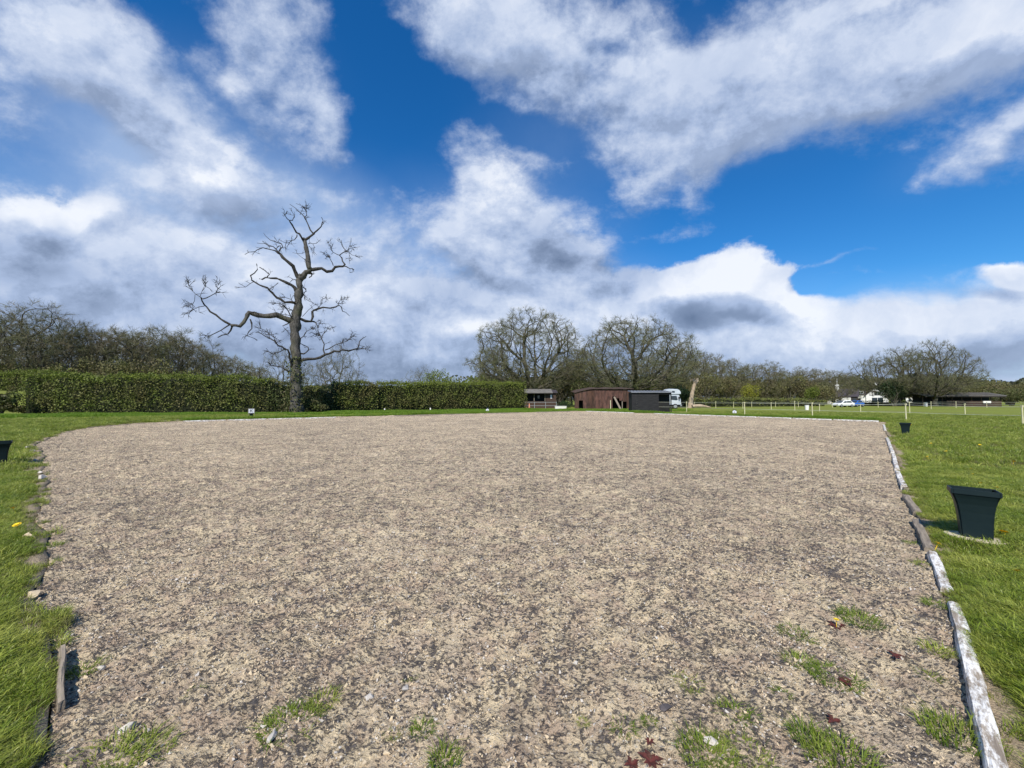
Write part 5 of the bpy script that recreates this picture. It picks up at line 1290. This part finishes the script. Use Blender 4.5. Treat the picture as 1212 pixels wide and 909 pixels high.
def right_cottage():
    Y = 150; k = Y / FPX; loc, rz = facing(1082, Y); o = empty('small_cottage', loc, rz); tag(o, 'white cottage mostly hidden behind the trunk of the right oak', 'house')
    MB().box(-7 * k, 5.5 * k, 0, 6, 0, 2.9).build('wall', M['white'], o); MB().prism([(-.3, 2.9), (3, 5.2), (6.3, 2.9)], 0, -7.4 * k, 3 * k).build('roof', M['darkroof'], o)
    MB().box(2.9 * k, 5.4 * k, .6, 2, 2.9, 5.4).build('chimney', M['white'], o); MB().box(-4.5 * k, -2.5 * k, -.06, -.01, 1, 2.1).build('window', M['glass'], o)
right_cottage()
def long_stable():
    Y = 98; k = Y / FPX; loc, rz = facing(1138, Y); o = empty('long_stable', loc, 0); tag(o, 'long low open fronted stable block with a grey roof on the far right', 'stable')
    x0, x1 = -46 * k, 46.5 * k
    mb = MB(); boards_wall(mb, -18 * k, x1, 0, 0, 1.35, bh=.27); mb.build('lower_boards', M['brown'], o)
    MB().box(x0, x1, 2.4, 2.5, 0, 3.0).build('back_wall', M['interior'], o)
    mb = MB()
    for i in range(9): x = x0 + (x1 - x0) * i / 8; mb.box(x - .08, x + .08, -.05, .1, 0, 2.6)
    mb.build('posts', M['brown'], o)
    mb = MB(); mb.box(-18 * k, 2 * k, -.05, -.032, .1, 1.5); mb.build('gate', M['brown'], o)
    mb = MB(); mb.box(x0 - .3, x1 + .3, -.9, -.8, 2.35, 2.62); mb.build('fascia', M['darkwood'], o)
    mb = MB(); mb.prism([(-.95, 2.62), (3.0, 3.45), (3.0, 3.55), (-.95, 2.72)], 0, x0 - .4, x1 + .4)
    for i in range(40): x = x0 + i * (x1 - x0) / 40; mb.prism([(-.95, 2.722), (3.0, 3.552), (3.0, 3.60), (-.95, 2.77)], 0, x, x + .1)
    mb.build('roof', M['roof'], o)
    MB().box(24 * k, 33 * k, -.3, -.12, .85, 1.35).build('white_rug', M['white'], o)
    MB().box(-44.5 * k, -42 * k, -.3, .2, 0, 1.0).build('white_bin', M['white'], o)
    mb = MB(); mb.box(-35 * k, -22 * k, .3, .9, 0, 1.4); mb.build('stacked_kit', M['planter'], o)
long_stable()
def stump():
    Y = 80; r = np.random.default_rng(8); base = on(gp(818, Y)); o = empty('broken_trunk', base); tag(o, 'pale barkless broken tree trunk standing alone before the far trees', 'tree trunk')
    def q(px, py): v = P(px, py, Y); return np.array([v.x - base.x, 0, v.z - base.z])
    pts = [q(817.5, 484), q(817.5, 478), q(818.5, 470), q(820, 462), q(822, 455), q(823.5, 450)]
    a, b = smooth_poly(pts, [.80, .50, .40, .37, .34, .28], 4); b = b * (1 + .10 * np.sin(np.arange(len(b)) * 2.1))
    link_mesh('trunk', tubes_mesh('trunk', [(a, b)], None), M['stump'], o)
    br = [([q(822.5, 454), q(825.5, 450.5), q(826, 447)], [.34, .28, .10]), ([q(822, 453), q(820, 449), q(817.5, 449.5), q(817, 452)], [.30, .22, .16, .06])]
    for i in range(5):
        t = q(822 + r.uniform(-2, 2.5), 450.5); br.append(([t, t + np.array([r.normal(0, .15), r.normal(0, .15), r.uniform(.3, .7)])], [.12, .02]))
    br = [(np.array(x), np.array(y)) for x, y in br]
    link_mesh('broken_top', tubes_mesh('broken_top', br, None), M['stump'], o)
stump()
fp = on(gp(826, 79)); a, b = smooth_poly([np.array([-1.2, 0, .35]), np.array([.4, .1, .42]), np.array([1.6, .2, .28]), np.array([2.6, .1, .12])], [.30, .34, .22, .08], 4)
lg = link_mesh('fallen_limb', tubes_mesh('fallen_limb', [(a, b)], None), M['stump'], None, tuple(fp)); tag(lg, 'fallen brown limb lying at the foot of the broken trunk', 'log')

# ---- hedges
HB = [gp(-90, 36), gp(-40, 40.5)]
hedge('clipped_hedge', [gp(38, 44.0), gp(140, 45.5), gp(240, 47.5), gp(322, 49)], [4.55, 4.5, 4.45, 4.3], 2.6, 'long tall clipped hedge left of the dead tree', seed=1)
hedge('low_hedge', [gp(320, 49), gp(352, 50), gp(393, 52.5)], [4.0, 3.7, 3.0], 2.6, 'lower ragged part of the hedge around the dead tree foot', seed=2, mt='bramble', mtop='hedge')
hedge('rough_hedge', [gp(392, 53), gp(446, 56)], [4.15, 4.0], 2.8, 'short darker hedge piece right of the dead tree', seed=3, mtop='hedge')
hedge('clipped_hedge', [gp(447, 56.5), gp(530, 62.5), gp(618, 71)], [4.0, 4.35, 4.9], 2.8, 'tall clipped hedge ending beside the dark stable', seed=4, topfrac=.22)
hb = hedge('clipped_hedge', [gp(-60, 58), gp(60, 60)], [5.9, 5.9], 2.4, 'far hedge showing above the grassy bank at the left edge', seed=5)
bush('dark_bush', on(gp(2, 41)), 3.2, 2.4, 2.9, 'dark bush at the left edge beside the grassy bank', 'bramble', 3200, .10, seed=2)
bush('bramble_bush', on(gp(30, 44)), 3.2, 2.2, 1.2, 'low bramble bush on the grassy bank', 'bramble', 2200, .09, seed=3)
bush('bramble_bush', on(gp(420, 54)), 3.5, 2.0, 1.7, 'low bramble growth in front of the short dark hedge', 'bramble', 2600, .09, seed=4)
bush('bramble_bush', on(gp(372, 48)), 4.5, 2.6, 1.7, 'low bramble growth right of the dead tree foot', 'bramble', 2600, .09, seed=5)
stone(455.5, 484, .01, 'x', 99); bpy.data.objects.remove(bpy.data.objects['stone.014'])
for px, lab in ((455.5, 'small white stake at the hedge foot, left of a similar one'), (509.5, 'small white stake at the hedge foot, right of a similar one')):
    Yk = 53 if px < 480 else 58; s_ = MB().box(-.08, .08, -.03, .03, 0, .45).build('marker_stake', M['white'], None, loc=tuple(on(gp(px, Yk)))); tag(s_, lab, 'stake')
dead_tree()

# ---- tree kinds
def protos():
    PROTO['oak_a'] = bare_tree('oak_a', 21, 22, 25, 2300, .20, .34, 3, 2, 1.0, .022, .92, .60, .14, 0, 8)
    PROTO['oak_b'] = bare_tree('oak_b', 34, 19, 23, 2000, .20, .36, 3, 2, 1.0, .022, .85, .60, .14, 0, 8)
    PROTO['oak_c'] = bare_tree('oak_c', 45, 16.5, 27, 2000, .22, .34, 3, 1, .9, .020, .80, .60, .16, 1.0, 8)
    PROTO['wood_a'] = bare_tree('wood_a', 56, 22, 15, 700, .18, .45, 4, 1, 1.3, .024, .34, .75, .12, 0, 8)
    PROTO['wood_b'] = bare_tree('wood_b', 67, 20, 13, 600, .15, .42, 4, 1, 1.3, .024, .30, .75, .08, 0, 8)
    PROTO['wood_c'] = bare_tree('wood_c', 78, 18, 14, 600, .12, .40, 4, 2, 1.2, .024, .30, .75, .05, 0, 8)
    PROTO['small_a'] = bare_tree('small_a', 89, 7, 7.5, 420, .18, .42, 3, 0, .5, .010, .13, .34, .12, 0, 3)
protos()
big = ('oakbark', 'twig', 'bud'); wd = ('oakbark', 'twigwood', 'bud')
place_tree('oak_a', 'oak_tree', 629, 369, 92, 'largest spreading oak directly behind the dark stable', None, .4, 1.10)
place_tree('oak_b', 'oak_tree', 748, 378, 86, 'broad oak rising behind the rusty red shed', None, 2.1, 1.17)
place_tree('oak_b', 'oak_tree', 585, 410, 108, 'grey twiggy tree at the left side of the largest oak', None, 1.0, .55)
place_tree('oak_c', 'oak_tree', 1060, 414, 104, 'oak left of a taller one above the white cottage', None, .3, .78)
place_tree('oak_c', 'oak_tree', 1103, 405, 98, 'wide spreading oak leaning right above the long stable', None, -.1, .66)
place_tree('small_a', 'small_tree', 388, 424, 60, 'small bare tree right of the dead oak above the hedge', None, .6, 1.15)
place_tree('small_a', 'small_tree', 335, 412, 58, 'small bare tree behind the dead oak trunk', None, 2.6, .85)
place_tree('small_a', 'small_tree', 402, 408, 62, 'slender bare tree showing through right limbs of the dead oak', None, 4.0, .7)
ORD = 'first second third fourth fifth sixth seventh eighth ninth tenth eleventh twelfth thirteenth fourteenth fifteenth sixteenth seventeenth eighteenth nineteenth twentieth twenty-first twenty-second'.split()
# wood on the left
LW = [(-48, 366, 78, 'wood_a', 1.15), (8, 372, 84, 'wood_b', 1.0), (38, 360, 80, 'wood_a', 1.25), (78, 376, 84, 'wood_b', 1.2), (112, 386, 88, 'wood_c', 1.2), (62, 388, 96, 'wood_c', 1.3), (134, 388, 94, 'wood_b', 1.2), (160, 388, 90, 'wood_c', 1.2), (184, 387, 96, 'wood_a', 1.0), (208, 391, 96, 'wood_b', 1.2),
      (225, 396, 100, 'wood_c', 1.1), (243, 413, 112, 'wood_b', 1.3), (262, 418, 120, 'wood_c', 1.3), (280, 424, 128, 'wood_b', 1.4), (294, 431, 140, 'wood_c', 1.4), (308, 437, 150, 'wood_b', 1.5), (20, 390, 100, 'wood_b', 1.3), (98, 400, 104, 'wood_a', 1.3), (150, 400, 106, 'wood_a', 1.3), (195, 404, 110, 'wood_c', 1.4), (-20, 392, 98, 'wood_c', 1.4)]
for i, (px, ty, Y, pr, sx) in enumerate(LW):
    if i == 2: place_tree(pr, 'bare_tree', px, ty, Y, 'tallest dark bare tree of the left wood, near the left edge', 'trees of the left wood', i * 1.3, sx, wd)
    else: place_tree(pr, 'bare_tree', px, ty, Y, ORD[sorted(q[0] for q in LW).index(px)] + ' olive brown tree from the left in the wood beyond the hedge', 'trees of the left wood', i * 1.3, sx, wd)
for i, (px, Y, w, h) in enumerate([(-30, 74, 14, 10), (20, 76, 14, 9), (60, 78, 15, 10), (100, 80, 15, 11), (140, 82, 15, 11), (178, 86, 15, 11.5), (215, 92, 15, 10), (250, 104, 16, 9), (285, 120, 18, 8), (318, 140, 18, 8)]):
    bush('wood_thicket', on(gp(px, Y)), w, 8, h, ORD[i] + ' brown green thicket from the left under the trees of the left wood', 'scrub', 5200, .17, 'bush', 'thickets under the left wood', 20 + i)
# green bush in the gap and scrub round the oaks
bush('spring_bush', on(gp(524, 86)), 12, 6, 9.0, 'bright green budding bush showing above the clipped hedge', 'budgreen', 5200, .14, 'bush', None, 40)
place_tree('small_a', 'small_tree', 500, 434, 88, 'small grey twiggy tree left of the bright green bush', None, 1.1, .9)
bush('spring_bush', on(gp(562, 88)), 6, 4, 7.4, 'small bright green bush between hedge and largest oak', 'budgreen', 2400, .13, 'bush', None, 41)
for i, (px, Y, w, h, mt) in enumerate([(590, 98, 14, 9, 'scrub'), (612, 96, 12, 10, 'scrub'), (660, 96, 15, 10.5, 'scrub'), (686, 100, 15, 13, 'scrub'), (712, 98, 14, 12, 'scrub'), (700, 84, 9, 6, 'bramble'), (735, 96, 14, 11, 'scrub'), (768, 100, 14, 12, 'scrub'), (664, 108, 16, 13, 'scrub'), (775, 92, 11, 8, 'scrub'), (800, 102, 14, 9.5, 'scrub'), (806, 84, 5.5, 5.2, 'evergreen'), (832, 108, 16, 10, 'scrub'), (860, 112, 16, 10, 'scrub')]):
    bush('scrub_thicket', on(gp(px, Y)), w, 7, h, 'dark evergreen bush beside the horse lorry cab' if mt == 'evergreen' else ORD[sorted([590,612,660,686,712,700,735,768,664,775,800,832,860]).index(px)] + ' clump of olive scrub from the left behind the sheds', mt, 4600, .15, 'bush', None if mt == 'evergreen' else 'scrub behind the sheds', 60 + i)
bush('golden_bush', on(gp(762, 90)), 7, 4, 6.8, 'olive yellow bush behind the black shelter', 'hedgetop', 2600, .14, 'bush', None, 80)
RW = [(690, 412, 112, 'wood_b', 1.0), (676, 424, 120, 'wood_c', 1.2), (792, 408, 116, 'wood_c', 1.2), (812, 416, 118, 'wood_a', 1.2), (836, 416, 116, 'wood_b', 1.25), (858, 423, 122, 'wood_c', 1.2), (878, 433, 130, 'wood_b', 1.3), (898, 428, 124, 'wood_c', 1.25), (912, 430, 128, 'wood_a', 1.2), (934, 437, 132, 'wood_c', 1.3), (950, 435, 140, 'wood_a', 1.3), (966, 437, 142, 'wood_b', 1.4), (984, 437, 146, 'wood_c', 1.3), (1002, 441, 175, 'wood_b', 1.4), (1020, 446, 180, 'wood_c', 1.4), (770, 418, 126, 'wood_a', 1.2), (845, 430, 136, 'wood_a', 1.4), (920, 440, 150, 'wood_b', 1.6)]
for i, (px, ty, Y, pr, sx) in enumerate(RW):
    place_tree(pr, 'bare_tree', px, ty, Y, ORD[sorted(q[0] for q in RW).index(px)] + ' bare brown tree from the left in the row behind sheds and paddock', 'trees in the row behind the paddock', i * 1.7 + .5, sx, wd)
for i, (px, Y, w, h) in enumerate([(885, 122, 18, 9.5), (910, 124, 18, 10.5), (936, 128, 18, 10.5), (962, 132, 18, 10), (990, 176, 22, 10), (1020, 185, 24, 10), (1048, 176, 22, 12), (1062, 112, 12, 5.5), (1096, 120, 20, 9.5), (1122, 118, 20, 11), (1148, 124, 20, 10), (1172, 130, 22, 9.5), (1196, 134, 22, 9.0), (1220, 130, 22, 9), (1245, 130, 22, 9), (1085, 130, 20, 9)]):
    bush('field_thicket', on(gp(px, Y)), w, 8, h, ORD[sorted([885,910,936,962,990,1020,1048,1062,1096,1122,1148,1172,1196,1220,1245,1085]).index(px)] + ' brown green thicket from the left along the far side of the paddock', 'scrub', 5200, .18, 'bush', 'thickets along the far side of the paddock', 100 + i)
bush('yew_bush', on(gp(1058, 100)), 9, 6, 7.5, 'dark evergreen bush between the cottage and the right oak trunk', 'evergreen', 4200, .13, 'bush', None, 130)
bush('yew_bush', on(gp(1196, 108)), 14, 6, 5.5, 'dark green bush right of the long stable', 'bramble', 4200, .14, 'bush', None, 131)
bush('yellow_tree', on(gp(888, 98)), 5.5, 4.5, 6.4, 'small yellow green tree with a rounded crown, left of another', 'yellowleaf', 2300, .12, 'tree', None, 140)
bush('yellow_tree', on(gp(960, 104)), 5.2, 4.5, 5.6, 'small green yellow tree farther right near the houses', 'budgreen', 2300, .12, 'tree', None, 141)
hedge('paddock_hedge', [gp(800, 92), gp(900, 96), gp(975, 104)], [2.1, 2.0, 1.8], 2.0, 'low brown hedge along the back of the paddock', 30, .13, 6, mtop='hedge')
hedge('paddock_hedge', [gp(1010, 108), gp(1092, 106)], [1.3, 1.3], 1.6, 'low dark hedge in front of the white cottage', 30, .12, 7, 'evergreen', 'evergreen')
# far wood closing the horizon
def far_wood(name, pts, h, label, seed, n=24000, leaf=1.1):
    r = np.random.default_rng(seed); tot = len(pts) - 1; u = r.uniform(0, tot, n); i = np.minimum(u.astype(int), tot - 1); t = u - i
    A = np.array([(p.x, p.y) for p in pts]); xy = A[i] * (1 - t)[:, None] + A[i + 1] * t[:, None]
    xy = xy + r.normal(0, 8, xy.shape); hh = h * (1 + .35 * fbm(xy[:, 0], xy[:, 1], .035, 3, seed) * 2 + .25 * fbm(xy[:, 0], xy[:, 1], .12, 2, seed + 5))
    z = hh * r.uniform(0, 1, n) ** .6
    tag(link_mesh(name, flecks_mesh(name, np.stack([xy[:, 0], xy[:, 1], z + height(xy[:, 0], xy[:, 1])], 1), leaf, r, .6), M['farwood']), label, None, None, 'stuff')
far_wood('distant_wood', [gp(1000, 300), gp(1110, 290), gp(1200, 270), gp(1330, 240)], 15.5, 'wooded ridge on the far right horizon', 1)
far_wood('distant_wood', [gp(560, 260), gp(700, 250), gp(860, 260), gp(1010, 280)], 13, 'far woodland behind the oaks and paddock', 2, 16000)
far_wood('distant_wood', [gp(-200, 160), gp(100, 190), gp(330, 280), gp(520, 320)], 9, 'far woodland beyond the left hedge', 3, 16000)
for o_ in bpy.data.objects:
    if o_.parent is not None and o_.name.split('.')[0] in ('leaves', 'top_growth', 'foliage', 'fine_twigs', 'shoots', 'ivy'): o_['kind'] = 'stuff'
print('objects', len(bpy.data.objects), 'tris', sum(len(m.polygons) for m in bpy.data.meshes) * 2)
